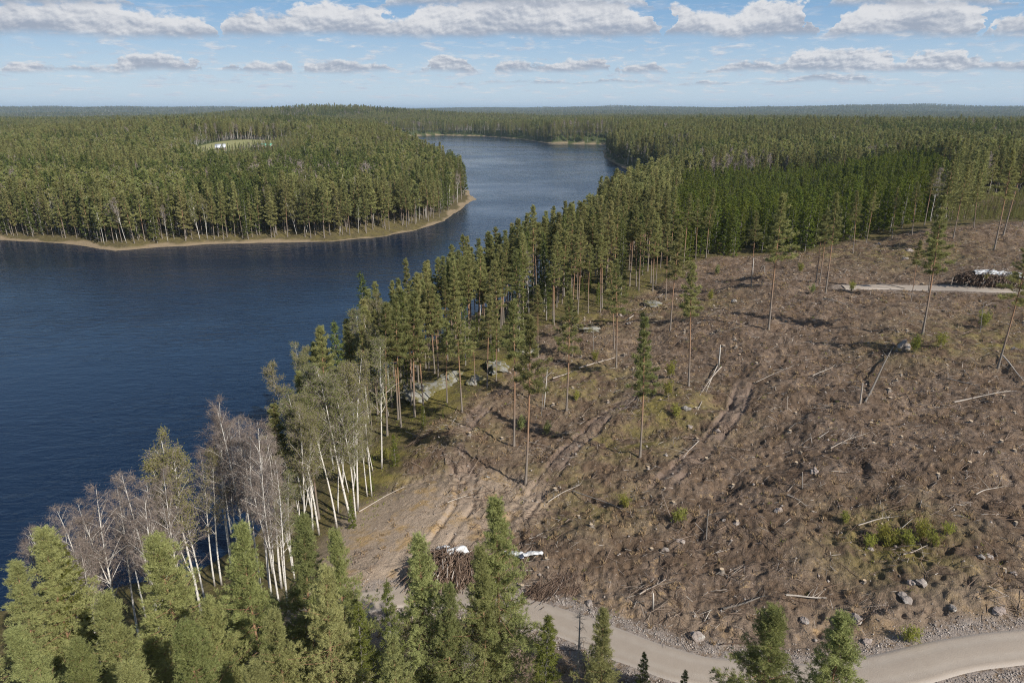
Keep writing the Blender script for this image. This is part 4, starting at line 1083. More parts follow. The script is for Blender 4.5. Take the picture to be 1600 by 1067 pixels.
# make sure every far form stands somewhere as a real tree
pp = protos([('pine_mid', v) for v in range(5)] + [('pine_far', v) for v in range(4)])
forest('pine_forest', np.where(rest & (species == 0))[0], pp, mixvar(5, len(pp) - 5), 'dense olive green pine forest stretching from the shores to the horizon')
pp = protos([('spruce_mid', v) for v in range(2)] + [('spruce_far', v) for v in range(2)])
forest('spruce_forest', np.where(rest & (species == 1))[0], pp, mixvar(2, len(pp) - 2), 'dark spruces mixed through the forest beyond the lake')
pp = protos([('birch_mid', 0), ('birch_far', 0)]); forest('birch_forest', np.where(rest & (species == 2))[0], pp, mixvar(1, len(pp) - 1), 'light yellow green leafing birches mixed through the far forest')
pp = protos([('birch_mid', 1), ('birch_far', 1)]); forest('bare_birch_forest', np.where(rest & (species == 3))[0], pp, mixvar(1, len(pp) - 1), 'grey brown leafless birches scattered in the far forest')
pp = protos([('spruce_young', v) for v in range(3)]); forest('young_spruce_stand', np.where(rest & (species == 4))[0], pp, rnd_var(3), 'dense dark planted young spruces behind the felling')
if (rest & (species == 5)).any():
    pp = protos([('pine_far', v) for v in range(3)]); forest('young_pine_regrowth', np.where(rest & (species == 5))[0], pp, rnd_var(len(pp)), 'low fresh green pine regrowth behind the skyline ridge')

# ------------------------------------------------------------------ rocks
def lump(name, rx, ry, rz_, m_, sub=3, amp=0.28, fr=1.3, flat=-0.45, seed=0):
    import bmesh
    bm = bmesh.new(); bmesh.ops.create_icosphere(bm, subdivisions=sub, radius=1)
    o1 = rng.uniform(0, 50, 3)
    for v in bm.verts:
        p_ = v.co; a_ = float(fbm(np.array([p_.x * fr + o1[0] + p_.z * 0.7]), np.array([p_.y * fr + o1[1] - p_.z * 0.9]), 3)[0])
        s = 1 + amp * a_ * 2
        q = Vector((round(p_.x * s * 2.3) / 2.3, round(p_.y * s * 2.3) / 2.3, round(p_.z * s * 2.3) / 2.3)) if amp > 0.3 else p_ * s
        v.co = p_ * s * 0.72 + q * 0.28
        v.co.z = max(v.co.z, flat); v.co = Vector((v.co.x * rx, v.co.y * ry, v.co.z * rz_))
    me = bpy.data.meshes.new(name); bm.to_mesh(me); bm.free(); me.materials.append(m_)
    if sub > 3: me.polygons.foreach_set('use_smooth', np.ones(len(me.polygons), bool))
    return me


RK = [lump('boulder', 1, 0.85, 0.75, M_rock, 3, 0.42) for _ in range(5)]
BOULD = [(1411, 545, 1.0, 1.25, 'big pointed grey boulder under the leaning pine on the felling'), (1147, 471, 0.75, 0.9, 'square pale boulder alone behind the belt corner'),
         (1272, 743, 0.62, .8, 'pinkish boulder in the middle of the felled slope'), (1217, 796, 0.5, .7, 'white boulder beside a low heap below the pinkish one'), (921, 941, 0.55, .9, 'round white stone at the upper road edge'),
         (1585, 544, 0.7, .9, 'pinkish boulder near the tall leaning pine at the right edge'), (1072, 643, 0.7, .8, 'pale pink boulder beside the yellow shrubs'), (1079, 663, 0.5, .8, 'pink brown stone below the shrubs by the track'),
         (1122, 675, 0.5, .8, 'small rounded pink boulder on the slope below the crossed poles'), (1338, 968, 0.75, .7, 'pale angular boulder above the road bend, right of a pine tip'), (1088, 995, 0.75, .7, 'grey boulder above the gravel road in the dark soil'),
         (1415, 938, 0.75, .5, 'flat white slab lying on the lower felling'), (1423, 915, 0.45, .9, 'left one of two whitish stones on the lower felling'), (1439, 915, 0.5, .9, 'right one of two whitish stones on the lower felling'),
         (1355, 1003, 0.5, .7, 'grey boulder at the foot of the roadside bank'), (983, 508, 0.8, .6, 'pale flat boulder above the fallen trunk pine'), (970, 494, 0.55, .7, 'whitish rock left of a thin pine at the belt edge'),
         (1545, 870, 0.5, .8, 'white stone at the right side of the lower felling'), (1532, 875, 0.35, .8, 'smaller white stone next to its white neighbour at the right side'), (1487, 955, 0.5, .7, 'pale stone on the right lower felling near the road'),
         (1585, 895, 0.35, .7, 'stone at the right edge of the lower felling'), (1040, 715, 0.3, .8, 'small white stone beside the long wheel ruts'), (1362, 850, .35, .8, 'stone half hidden by the yellow green shrubs'), (1150, 823, .35, .8, 'whitish stone near a small bush mid slope'),
         (1130, 820, .3, .8, 'small pale stone left of its twin mid slope'), (1040, 855, .55, .6, 'light grey boulder in the dark churned soil'), (1065, 840, .5, .6, 'light boulder above the dark churned soil'), (925, 955, .35, .7, 'orange brown stone at the upper road edge'),
         (1420, 395, 0.9, .7, 'pale rock on the ridge hump'), (1415, 405, 1.0, .6, 'pinkish rock below the ridge hump'), (1373, 382, 0.9, .6, 'white rock on the skyline left of the ridge hump'), (762, 745, .3, .8, 'white stone in the wheel track by the lake belt'),
         (905, 700, .28, .8, 'white stone in the middle wheel track'), (1258, 970, .4, .8, 'grey stone between the two road pines'), (1560, 958, .8, .5, 'broad pale rock on the bank above the road at right')]
for i, (px, py, s, fz, lab) in enumerate(BOULD):
    x, y = ray(px, py); s *= 0.78 if i else 1; o = link('boulder', RK[i % 5], None, (x, y, gz(x, y) + 0.12 * s), (rng.uniform(-.2, .2), rng.uniform(-.2, .2), rng.uniform(0, 6)), (s, s, s * fz * 1.1)); tag(o, lab, 'boulder', 'boulders on the felling')
OC = [(668, 612, 6.0, 4.2, 1.7, 'wide pale lichen covered rock outcrop beside the shore belt'), (705, 592, 3.6, 2.6, 1.3, 'low grey outcrop just behind the wide pale one'), (742, 596, 2.4, 1.7, 0.9, 'small mossy rock slab right of the pale outcrop'),
      (775, 576, 4.4, 2.6, 1.6, 'mossy outcrop with lichen top among the thin pines'), (820, 545, 2.8, 2.0, 1.1, 'mossy rock farther up beside the wheel tracks'), (1020, 478, 4.0, 2.2, 1.0, 'low mossy hummock of rock at the belt corner'), (925, 519, 3.0, 1.8, 0.9, 'mossy yellow green rock under the bright stemmed pine')]
for i, (px, py, a_, b_, c_, lab) in enumerate(OC):
    x, y = ray(px, py); me = lump('rock_outcrop', a_ * .72, b_ * .75, c_ * 0.6, M_outcrop, 5, 0.36, 1.6, -0.3); tag(link('rock_outcrop', me, None, (x, y, gz(x, y) - 0.05), (0, 0, R(20 + 25 * i))), lab, 'rock outcrop', 'rock outcrops')

# loose stones: road shoulders and the felling
N1 = RL[rng.integers(0, len(RL), 5200)]; off = rng.choice([-1, 1], 5200) * (2.05 + rng.gamma(1.6, 0.30, 5200))
T_ = np.gradient(RL, axis=0); T_ /= np.linalg.norm(T_, axis=1)[:, None]; ii = rng.integers(0, len(RL), 5200)
S1 = RL[ii] + np.stack([-T_[ii, 1], T_[ii, 0]], 1) * off[:, None] + rng.normal(0, 0.2, (5200, 2))
bx0 = rng.uniform(-25, 150, 11000); by0 = rng.uniform(35, 190, 11000); k = inside(bx0, by0, CLEAR) & (dist_line(bx0, by0, ROAD)[0] > 2.6); S2 = np.stack([bx0[k], by0[k]], 1)
S = np.concatenate([S1, S2]); n = len(S); sz = np.concatenate([rng.uniform(0.03, 0.085, len(S1)), 0.035 + 0.17 * rng.random(len(S2)) ** 5])
oct_ = np.array([(1, 0, 0), (0, 1, 0), (-1, 0, 0), (0, -1, 0), (0, 0, 1), (0, 0, -1)], float); of = np.array([(0, 1, 4), (1, 2, 4), (2, 3, 4), (3, 0, 4), (1, 0, 5), (2, 1, 5), (3, 2, 5), (0, 3, 5)])
V = oct_[None] * sz[:, None, None] * rng.uniform(0.55, 1.3, (n, 6, 1)) + rng.normal(0, .12, (n, 6, 3)) * sz[:, None, None]
V[:, :, 0] += S[:, :1]; V[:, :, 1] += S[:, 1:]; V[:, :, 2] += height(S[:, 0], S[:, 1])[:, None] + sz[:, None] * 0.3
me = mesh('rubble_stones', V.reshape(-1, 3), (np.arange(n)[:, None, None] * 6 + of[None]).reshape(-1, 3), [M_gravel], attrs={'rnd': ('FACE', 'FLOAT', np.repeat(np.clip(rng.random(n) * np.concatenate([np.full(len(S1), .9), np.full(len(S2), .55)]), 0, 1), 8))})
tag(link('rubble_stones', me), 'pale rubble and small stones along the road and over the felling', 'rubble', None, 'stuff')


# ------------------------------------------------------------------ sticks
def prisms(A_, B_, ra, rb):
    """three sided tapered sticks from A_ to B_"""
    n = len(A_); d_ = B_ - A_; d_ /= np.linalg.norm(d_, axis=1)[:, None] + 1e-9
    u_ = np.cross(d_, np.array([0.1, 0.2, 1.0])[None]); u_ /= np.linalg.norm(u_, axis=1)[:, None] + 1e-9; w_ = np.cross(d_, u_)
    th = np.array([0, 2.094, 4.189]); ring = u_[:, None] * np.cos(th)[None, :, None] + w_[:, None] * np.sin(th)[None, :, None]
    V = np.concatenate([A_[:, None] + ring * ra[:, None, None], B_[:, None] + ring * rb[:, None, None]], 1)
    f = np.array([(0, 1, 4, 3), (1, 2, 5, 4), (2, 0, 3, 5)])
    return V.reshape(-1, 3), (np.arange(n)[:, None, None] * 6 + f[None]).reshape(-1, 4)


def on_felling(n, xr=(-25, 170), yr=(30, 200), margin=0):
    x = rng.uniform(*xr, n * 3); y = rng.uniform(*yr, n * 3)
    k = inside(x, y, CLEAR) & (dist_line(x, y, ROAD)[0] > 2.9) & (dist_line(x, y, ROAD2)[0] > 2.2)
    k &= ~((np.hypot(x - yx, (y - yy) * 0.62) < 8) & (rng.random(n * 3) < 0.8))
    return np.stack([x[k], y[k]], 1)[:n]


Pn = on_felling(52000)
w_ = sst(vn(Pn[:, 0] / 5 + 9, Pn[:, 1] / 5) + 0.5 * vn(Pn[:, 0] / 1.7, Pn[:, 1] / 1.7), 0.45, 0.95)
Pn = Pn[rng.random(len(Pn)) < 0.35 + 0.65 * w_]
hc = on_felling(1000); hp = np.repeat(hc, 26, 0) + rng.normal(0, 0.8, (len(hc) * 26, 2))
Pn = np.concatenate([Pn, hp]); n = len(Pn)
ln_ = np.where(rng.random(n) < 0.03, rng.uniform(1.5, 3.4, n), 0.18 + rng.gamma(2.0, 0.26, n))
th = rng.uniform(0, 2 * PI, n); hd = np.stack([np.cos(th), np.sin(th)], 1) * ln_[:, None] / 2
zA = height(*(Pn - hd).T); zB = height(*(Pn + hd).T); z0 = height(*Pn.T)
lift = np.concatenate([rng.uniform(0.0, 0.12, n - len(hp)), rng.uniform(0.05, 0.45, len(hp))]); zm = np.maximum((zA + zB) / 2, z0)
til = (zB - zA) / 2 + rng.normal(0, 0.07, n) * ln_ + np.where(rng.random(n) < 0.06, rng.uniform(-.4, .4, n), 0)
A_ = np.column_stack([Pn - hd, zm + lift - til]); B_ = np.column_stack([Pn + hd, zm + lift + til])
ra = 0.011 + 0.026 * rng.random(n) ** 2 + 0.007 * ln_; V, F = prisms(A_, B_, ra, ra * 0.45)
tone = np.clip(rng.random(n) ** 0.9 , 0, 0.97 - 0.25 * (ln_ > 1.5)); tone[-len(hp):] = np.clip(np.repeat(rng.random(len(hc)), 26) * 0.55 + rng.random(len(hp)) * 0.45, 0, 1)
me = mesh('logging_slash', V, F, [M_slash], attrs={'rnd': ('FACE', 'FLOAT', np.repeat(tone, 3))})
tag(link('logging_slash', me), 'brown and grey branches and tops littering the clear felling', 'slash', None, 'stuff')
# dry grass tufts, dark heath tufts
for nm, cnt, mt, lab, ln1, wd1, kb in (('dry_grass', 7000, M_dryg, 'straw coloured dry grass tufts over the felling', 0.40, 0.11, 20), ('heath_twigs', 5600, M_twig, 'dark brown heath and twigs over the felling', 0.40, 0.035, 12), ('green_ground_cover', 1500, M_shrub, 'yellow green moss and berry shrubs in patches', 0.24, 0.075, 12)):
    q = on_felling(cnt)
    if nm != 'dry_grass': q = q[vn(q[:, 0] / 6 + (3 if nm == 'heath_twigs' else 31), q[:, 1] / 6) > 0.42]
    if nm == 'dry_grass': q = q[rng.random(len(q)) < 0.25 + 0.75 * (vn(q[:, 0] / 12, q[:, 1] / 12) > 0.5)]
    if nm == 'green_ground_cover':
        g2 = np.stack([rng.uniform(-25, 45, 5000), rng.uniform(62, 190, 5000)], 1); dd = dlake(*g2.T); g2 = g2[(dd > 2) & ~inside(g2[:, 0], g2[:, 1], CLEAR)]; q = np.concatenate([q, g2])
    P3 = np.column_stack([q, height(*q.T) - 0.03]); rp = rng.uniform(0.5, 1.5, (len(q), 1))
    P3 = np.repeat(P3, kb, 0) + rng.normal(0, 0.13, (len(q) * kb, 3)) * np.array([1, 1, 0.15])[None] * np.repeat(rp, kb, 0)
    V, F = blades(P3, np.tile([[0, 0, 1.0]], (len(P3), 1)), 1, ln1, wd1, 0.5)
    me = mesh(nm, V, F, [mt], attrs={'rnd': ('FACE', 'FLOAT', rng.random(len(F)))})
    tag(link(nm, me), lab, nm.replace('_', ' '), None, 'stuff')


# ------------------------------------------------------------------ logs, snags, stumps
def log_mesh(name, L_, r1, r2, mt, branches=0, bend=0.1):
    t = np.linspace(-0.5, 0.5, 9); P_ = np.stack([t * L_, bend * np.sin(t * 5 + rng.uniform(0, 6)), 0.4 * bend * np.cos(t * 4)], 1)
    P = Parts(); P.add(*tube(P_, np.linspace(r1, r2, 9), 7), 0)
    for e_, r_, s in ((0, r1, -1), (8, r2, 1)):
        c0 = P_[e_]; th = np.arange(7) * 2 * PI / 7; V = np.concatenate([[c0 + [s * 0.004, 0, 0]], c0 + np.stack([np.full(7, s * 0.003), np.cos(th) * r_ * .97, np.sin(th) * r_ * .97], 1)])
        P.add(V, np.array([(0, 1 + j, 1 + (j + 1) % 7)[::s] for j in range(7)]), 1)
    for b in range(branches):
        q = P_[rng.integers(4, 9)]; dd = np.array([rng.uniform(0.2, 1), rng.normal(0, .8), rng.uniform(0, .6)]); V, F = tube([q, q + dd * 0.5, q + dd * rng.uniform(0.8, 1.5)], [0.03, 0.018, 0.006], 3); P.add(V, F, 0)
    return P.mesh(name, [mt, M_cut])


LOGS = [(1350, 632, 1397, 545, .17, M_bbark, 'long white birch log pointing at the pointed boulder'), (1127, 571, 1092, 622, .11, M_wood, 'upper of two crossed white poles on the felling'), (1124, 566, 1086, 650, .10, M_wood, 'lower of two crossed white poles on the felling'),
        (905, 575, 960, 555, .17, M_wood, 'long pale fallen trunk left of an orange pine stem'), (864, 593, 890, 584, .14, M_wood, 'short pale fallen trunk left of the orange stemmed pine'), (979, 500, 1036, 460, .13, M_wood, 'bare branch like trunk lying across the belt corner'),
        (1490, 627, 1580, 612, .12, M_wood, 'thin pale trunk lying in the shaded dip at right'), (1562, 558, 1600, 596, .13, M_wood, 'grey log running down from the right edge pine foot'), (1296, 700, 1352, 682, .09, M_wood, 'forked whitish branch lying mid felling'),
        (1130, 952, 1196, 935, .12, M_bbark, 'bundle like white log above the road, left of dark hollow'), (1228, 936, 1292, 932, .10, M_wood, 'straight pale log right of the dark hollow above the road'), (1340, 819, 1404, 805, .07, M_wood, 'light pole behind the yellow green shrubs'),
        (1412, 865, 1452, 850, .08, M_wood, 'pole lying in front of the yellow green shrubs'), (560, 800, 632, 762, .09, M_wood, 'pale pole at the left edge of the sandy yard'), (855, 783, 905, 762, .08, M_wood, 'pale pole by the nearest tall pine'), (1090, 690, 1068, 720, .07, M_wood, 'small pale stick log by the right hand ruts'),
        (895, 770, 985, 803, .07, M_gbark, 'thin dark pole below the middle ruts'), (1525, 771, 1560, 758, .07, M_wood, 'pole lying at the right middle of the felling'), (1230, 777, 1262, 790, .07, M_wood, 'white twiggy top beside the white boulder'), (1370, 443, 1415, 452, .12, M_gbark, 'dark log left of the far gravel track'),
        (1270, 590, 1300, 575, .07, M_wood, 'thin stick left of the small upright stub'), (1000, 930, 1040, 905, .08, M_wood, 'pole just above the road edge'), (870, 575, 835, 605, .08, M_gbark, 'dark pole between two wheel tracks'), (1290, 470, 1330, 478, .10, M_gbark, 'dark log behind the tight pine trio'),
        (1180, 600, 1240, 578, .06, M_wood, 'thin pale pole in the open middle of the felling'), (1480, 590, 1530, 600, .08, M_gbark, 'dark pole under the right hand shadow'), (820, 690, 865, 705, .06, M_wood, 'short stick log between the tracks'), (700, 790, 740, 768, .07, M_wood, 'pole across the nearest wheel track')]
for ax, ay, bx_, by_, r_, mt, lab in LOGS:
    p0 = np.array(ray(ax, ay)); p1 = np.array(ray(bx_, by_)); c0 = (p0 + p1) / 2; L_ = float(np.linalg.norm(p1 - p0)); z0 = gz(*p0); z1 = gz(*p1)
    r_ = r_ * 0.9
    e = link('fallen_log', log_mesh('fallen_log', L_, r_, r_ * 0.45, mt, 5), None, (c0[0], c0[1], max((z0 + z1) / 2, gz(*c0)) + r_ + 0.05)); d_ = Vector((p1[0] - p0[0], p1[1] - p0[1], z1 - z0))
    e.rotation_euler = (0, -math.asin(max(-.5, min(.5, d_.z / d_.length))), math.atan2(d_.y, d_.x)); tag(e, lab, 'log', 'fallen logs on the felling')
SN = [(1123, 571, 1127, 534, .13, M_bbark, 'tall white broken stub above the crossed poles'), (1344, 632, 1347, 598, .13, M_wood, 'upright pale stub beside the white birch log'), (1176, 431, 1177, 402, .13, M_bbark, 'white stub near the far edge of the felling'), (1195, 428, 1195, 418, .12, M_wood, 'short stub right of the far white stub'),
      (1230, 640, 1230, 618, .06, M_wood, 'thin low stub in the open mid felling'), (1253, 768, 1254, 744, .08, M_gbark, 'grey stub left of the pinkish boulder'), (1104, 840, 1106, 792, .07, M_gbark, 'thin leaning dead pole at a small bush mid slope'), (850, 640, 856, 560, .07, M_bbark, 'thin white dead stem beside the belt tracks'),
      (846, 648, 850, 590, .06, M_gbark, 'thin dead stem left of the white one'), (928, 552, 926, 500, .06, M_gbark, 'thin dead stem at the belt edge'), (1020, 954, 1022, 943, .10, M_bbark, 'small white stub above the road edge'), (1486, 448, 1490, 432, .09, M_wood, 'pale marker like stub before the far brushwood heap'), (1533, 515, 1537, 468, .06, M_gbark, 'forked dead stem left of the right edge pine')]
for bx_, by_, tx, ty, r_, mt, lab in SN:
    x, y, H, l_ = by_base(bx_, by_, tx, ty); H = max(0.6, min(H, 7))
    tr = Parts(); P_ = trunk_line(H, 0.05, 6); tr.add(*tube(P_, np.linspace(r_, r_ * 0.6, 6), 7), 0); c0 = P_[-1]; th_ = np.arange(7) * 2 * PI / 7
    V = np.concatenate([[c0 + [0, 0, 0.03]], c0 + np.stack([np.cos(th_) * r_ * .6, np.sin(th_) * r_ * .6, np.full(7, 0.002)], 1)]); tr.add(V, np.array([(0, 1 + j, 1 + (j + 1) % 7) for j in range(7)]), 1)
    for b in range(3 if H > 3 else 0):
        q = P_[rng.integers(2, 6)]; dd = np.array([rng.normal(), rng.normal(), .3]); tr.add(*tube([q, q + dd * .3, q + dd * .6], [.02, .012, .005], 3), 0)
    o = link('tree_stub', tr.mesh('tree_stub', [mt, M_cut]), None, (x, y, gz(x, y) - 0.1), (0, l_, 0)); tag(o, lab, 'tree stub', 'standing stubs on the felling')


def stump():
    tr = Parts(); H = 0.42; P_ = np.stack([np.zeros(5), np.zeros(5), np.linspace(0, H, 5)], 1); th_ = np.arange(9) * 2 * PI / 9
    V, F = tube(P_, [0.34, 0.25, 0.22, 0.205, 0.20], 9); V = V + rng.normal(0, .008, V.shape); tr.add(V, F, 0)
    for a_ in range(4):
        a_ = a_ * 1.57 + rng.uniform(-.4, .4); q = np.array([math.cos(a_), math.sin(a_), 0]); tr.add(*tube([q * .15 + [0, 0, .16], q * .36 + [0, 0, .06], q * .6 - [0, 0, .06]], [.08, .06, .03], 5), 0)
    V = np.concatenate([[(0, 0, H + 0.004)], np.stack([np.cos(th_) * .195, np.sin(th_) * .195, np.full(9, H + 0.003)], 1)])
    cf = Parts(); cf.add(V, np.array([(0, 1 + j, 1 + (j + 1) % 9) for j in range(9)]), 0)
    return tr.mesh('bark', [M_pbark]), cf.mesh('cut_face', [M_cut])


ST = [stump() for _ in range(4)]
sp = on_felling(300, (-10, 130), (48, 160))[:230]
for i, (x, y) in enumerate(sp):
    px, py = proj(x, y, gz(x, y))
    if px > 1640 or px < 520 or py > 1090: continue
    zn = 'near the tracks and seed pines' if px < 900 and py < 760 else 'on the lower felling above the road' if py > 780 else 'on the middle slope of the felling' if py > 600 else 'on the far half of the felling'
    bk, cf = ST[i % 4]; e = link('tree_stump', None, None, (x, y, gz(x, y) - 0.12), (rng.normal(0, .06), rng.normal(0, .06), rng.uniform(0, 6))); s = rng.uniform(0.65, 1.1); e.scale = (s, s, s)
    tag(e, 'low cut conifer stump with pale top ' + zn, 'stump', 'stumps ' + zn); link('bark', bk, e); link('cut_face', cf, e)


# ------------------------------------------------------------------ bushes, saplings, dead trees
def bush(h, r, n, leafy=True, yellow=True):
    st = Parts(); cr = Parts(); TP = []; TD = []
    for k_ in range(9):
        a_ = rng.uniform(0, 6.28); q = np.array([math.cos(a_) * r * rng.random(), math.sin(a_) * r * rng.random(), h * rng.uniform(.6, 1)]); st.add(*tube([q * 0.1 * [1, 1, 0], q * .55, q], [.02, .013, .005], 3), 0)
        P_ = q[None] * rng.uniform(0.35, 1.05, (n, 1)) + rng.normal(0, r * 0.2, (n, 3)); TP.append(P_); TD.append(np.tile([[0, 0, .6]], (n, 1)))
    P_ = np.concatenate(TP); P_[:, 2] = np.maximum(P_[:, 2], .05)
    V, F = blades(P_, np.concatenate(TD), 6, 0.17, 0.055, .8); cr.add(V, F, 0)
    return st.mesh('stems', [M_twig]), cr.mesh('foliage', [M_shrub if yellow else M_pinenear], False, True)


BU = [(bush(2.0, .8, 26), True), (bush(1.3, .9, 22), True), (bush(1.8, .7, 24, True, False), False)]
BL = [(1378, 838, 0, 1.0, 'tallest left shrub of the yellow green patch'), (1392, 842, 1, 1.2, 'second shrub in the yellow green patch'), (1418, 848, 1, 1.1, 'low shrub in the middle of the yellow green patch'), (1438, 836, 0, 1.1, 'tall right shrub of the yellow green patch'), (1362, 845, 1, 1, 'low left end shrub of the yellow green patch'),
      (1458, 850, 1, 1, 'low right end shrub of the yellow green patch'), (1428, 556, 0, 1.4, 'yellow green shrub right beside the pointed boulder'), (1470, 545, 1, 1.5, 'loose shrub right of the leaning pine foot'), (1055, 652, 1, 1.3, 'low green shrub beside the pale pink boulder'), (1044, 622, 0, 1.3, 'yellow sapling shrub above the pale pink boulder'),
      (1048, 590, 0, 1.4, 'upright yellow sapling left of the crossed pole pine'), (1110, 470, 0, 1.2, 'shrub left of the square boulder'), (1535, 510, 0, 1.5, 'shrub in the shaded dip at right'), (1482, 835, 1, .9, 'small shrub right of the yellow green patch'), (1320, 812, 1, .8, 'little shrub left of the yellow green patch'),
      (1060, 815, 1, 1.1, 'bush beside the thin leaning dead pole'), (975, 795, 1, 1.0, 'bright low bush below the middle ruts'), (1268, 460, 2, 1.1, 'green sapling left of the tight pine trio'), (1330, 455, 0, 1.0, 'yellow shrub at the end of the far gravel track'), (1540, 448, 0, 1.2, 'yellow shrub in front of the far brushwood heap'),
      (1420, 1002, 1, 1, 'green bush on the bank above the road'), (815, 672, 2, 1.3, 'green bush at the foot of the tall slim pine'), (855, 680, 2, 1.2, 'bush in the shade right of the tall slim pine'), (600, 720, 1, 1.2, 'bush at the edge of the birches'), (900, 625, 1, 1.0, 'low bush beside the orange stem pine'), (1003, 500, 2, 1.3, 'bush at the belt corner'),
      (1120, 430, 2, 1.4, 'bush near the far corner pines'), (1460, 395, 1, 1.6, 'bush on the ridge'), (1250, 425, 0, 1.1, 'sapling on the far part of the felling'), (930, 560, 0, 1.0, 'sapling left of the fallen trunk pine')]
for px, py, v, s, lab in BL:
    x, y = ray(px, py); (st_, cr_), _ = BU[v]; e = link('shrub', None, None, (x, y, gz(x, y) - 0.05), (0, 0, rng.uniform(0, 6)), (s, s, s)); tag(e, lab, 'shrub', 'shrubs on the felling'); link('stems', st_, e); link('foliage', cr_, e)
q = np.stack([rng.uniform(-30, 60, 900), rng.uniform(66, 260, 900)], 1); dq = dlake(*q.T); q = q[(dq > 2) & ~inside(q[:, 0], q[:, 1], CLEAR)]; q = q[np.hypot(*(q - np.array(unp(670, 610, 5))).T) > 8][:120]
for i, (x, y) in enumerate(q):
    r = math.hypot(x, y); zw = zone_words(x, y, r, 800); plant('spruce_young', i, x, y, float(rng.uniform(1.2, 5.5)), 'spruce_sapling', 'small undergrowth spruce ' + zw, 'spruce sapling', 'undergrowth spruces ' + zw)


def dead_tree(H, n, up=0.0):
    P = Parts(); L_ = trunk_line(H, .15); P.add(*tube(L_, 0.13 * (1 - np.linspace(0, 1, 14)) ** .8 + .012, 7), 0); Q = Parts()
    for b in range(n):
        h = rng.uniform(.12, .97); a_ = b * 2.4; l_ = 1.5 * (1.08 - h) * rng.uniform(.4, 1) + .15; q = lerp_line(L_, np.array([h]))[0]; dd = np.array([math.cos(a_), math.sin(a_), up - .15])
        e_ = q + dd * l_ + [0, 0, -.12 * l_]; Q.add(*tube([q, q + dd * l_ * .55, e_], [.022, .014, .004], 3), 0)
        for k_ in range(4): m_ = q + (e_ - q) * rng.uniform(.3, 1); Q.add(*tube([m_, m_ + rng.normal(0, .16, 3), m_ + rng.normal(0, .25, 3)], [.007, .005, .003], 3), 0)
    return P.mesh('trunk', [M_gbark]), Q.mesh('branches', [M_gbark])


for tx, ty, H, n_, up, lab in ((905, 932, 13, 70, 0, 'bare dead spruce standing at the near road edge'), (640, 430, 17, 60, .3, 'grey dead tree with bare branches in the shore belt'), (1147, 290, 13, 50, .9, 'silvery dead tree in the dark spruce stand'), (575, 500, 12, 50, .8, 'bare dead birch leaning over the water at the belt end')):
    x, y = by_top(tx, ty, H); a_, b_ = dead_tree(H, n_, up); e = link('dead_tree', None, None, (x, y, gz(x, y) - .2)); tag(e, lab, 'dead tree'); link('trunk', a_, e); link('branches', b_, e)


# ------------------------------------------------------------------ brushwood heaps with white covers
def heap(cx0, cy0, ang0, a_, b_, h_, n, lab, along):
    ca, sa_ = math.cos(ang0), math.sin(ang0)
    u_ = rng.uniform(-1, 1, n * 2); v_ = rng.uniform(-1, 1, n * 2); rr_ = np.abs(u_) ** (6 if a_ > 8 else 2) + v_ ** 2; k = rr_ < 1; u_, v_, rr_ = u_[k][:n], v_[k][:n], rr_[k][:n]; n = len(u_)
    z = h_ * (1 - rr_) ** 0.5 * rng.uniform(0.75, 1.04, n)
    C_ = np.stack([u_ * a_, v_ * b_, z], 1); th = rng.normal(along, 0.5, n); L_ = rng.uniform(1.2, 3.6, n)
    slope = -v_ * 0.9 * np.sin(th) - u_ * 0.5 * np.cos(th) * (a_ < 8)
    D_ = np.stack([np.cos(th), np.sin(th), slope * h_ / b_ * 0.8 + rng.normal(0, .2, n)], 1); A0 = C_ - D_ * L_[:, None] / 2; B0 = C_ + D_ * L_[:, None] / 2
    ra = rng.uniform(.02, .06, n) * (0.6 if h_ < 1 else 1); V, F = prisms(A0, B0, ra, ra * .5)
    o = link('brushwood_heap', None, None, (cx0, cy0, gz(cx0, cy0)), (0, 0, ang0)); tag(o, lab, 'brushwood heap')
    link('branches', mesh('branches', V, F, [M_slash], attrs={'rnd': ('FACE', 'FLOAT', np.repeat(np.clip(rng.random(n) * .70 + .30 * (rng.random(n) > .85), 0, 1), 3))}), o)
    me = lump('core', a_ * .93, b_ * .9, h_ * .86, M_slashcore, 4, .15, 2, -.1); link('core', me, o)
    return o


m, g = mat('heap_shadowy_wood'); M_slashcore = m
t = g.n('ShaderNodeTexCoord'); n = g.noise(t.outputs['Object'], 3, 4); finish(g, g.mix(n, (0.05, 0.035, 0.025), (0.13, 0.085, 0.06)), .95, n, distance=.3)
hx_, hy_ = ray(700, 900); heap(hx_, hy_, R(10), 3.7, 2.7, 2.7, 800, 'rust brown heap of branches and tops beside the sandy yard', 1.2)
h2 = ray(1495, 447); h3 = ray(1640, 452); c2 = ((h2[0] + h3[0]) / 2, (h2[1] + h3[1]) / 2 + 1.5); a2 = math.atan2(h3[1] - h2[1], h3[0] - h2[0]); l2 = math.hypot(h3[0] - h2[0], h3[1] - h2[1]) / 2
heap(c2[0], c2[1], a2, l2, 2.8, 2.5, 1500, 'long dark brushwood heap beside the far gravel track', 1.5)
x, y = ray(870, 915); heap(x, y, R(30), 3.2, 2.0, .45, 300, 'low spread of torn branches right of the tallest foreground pine', .6)


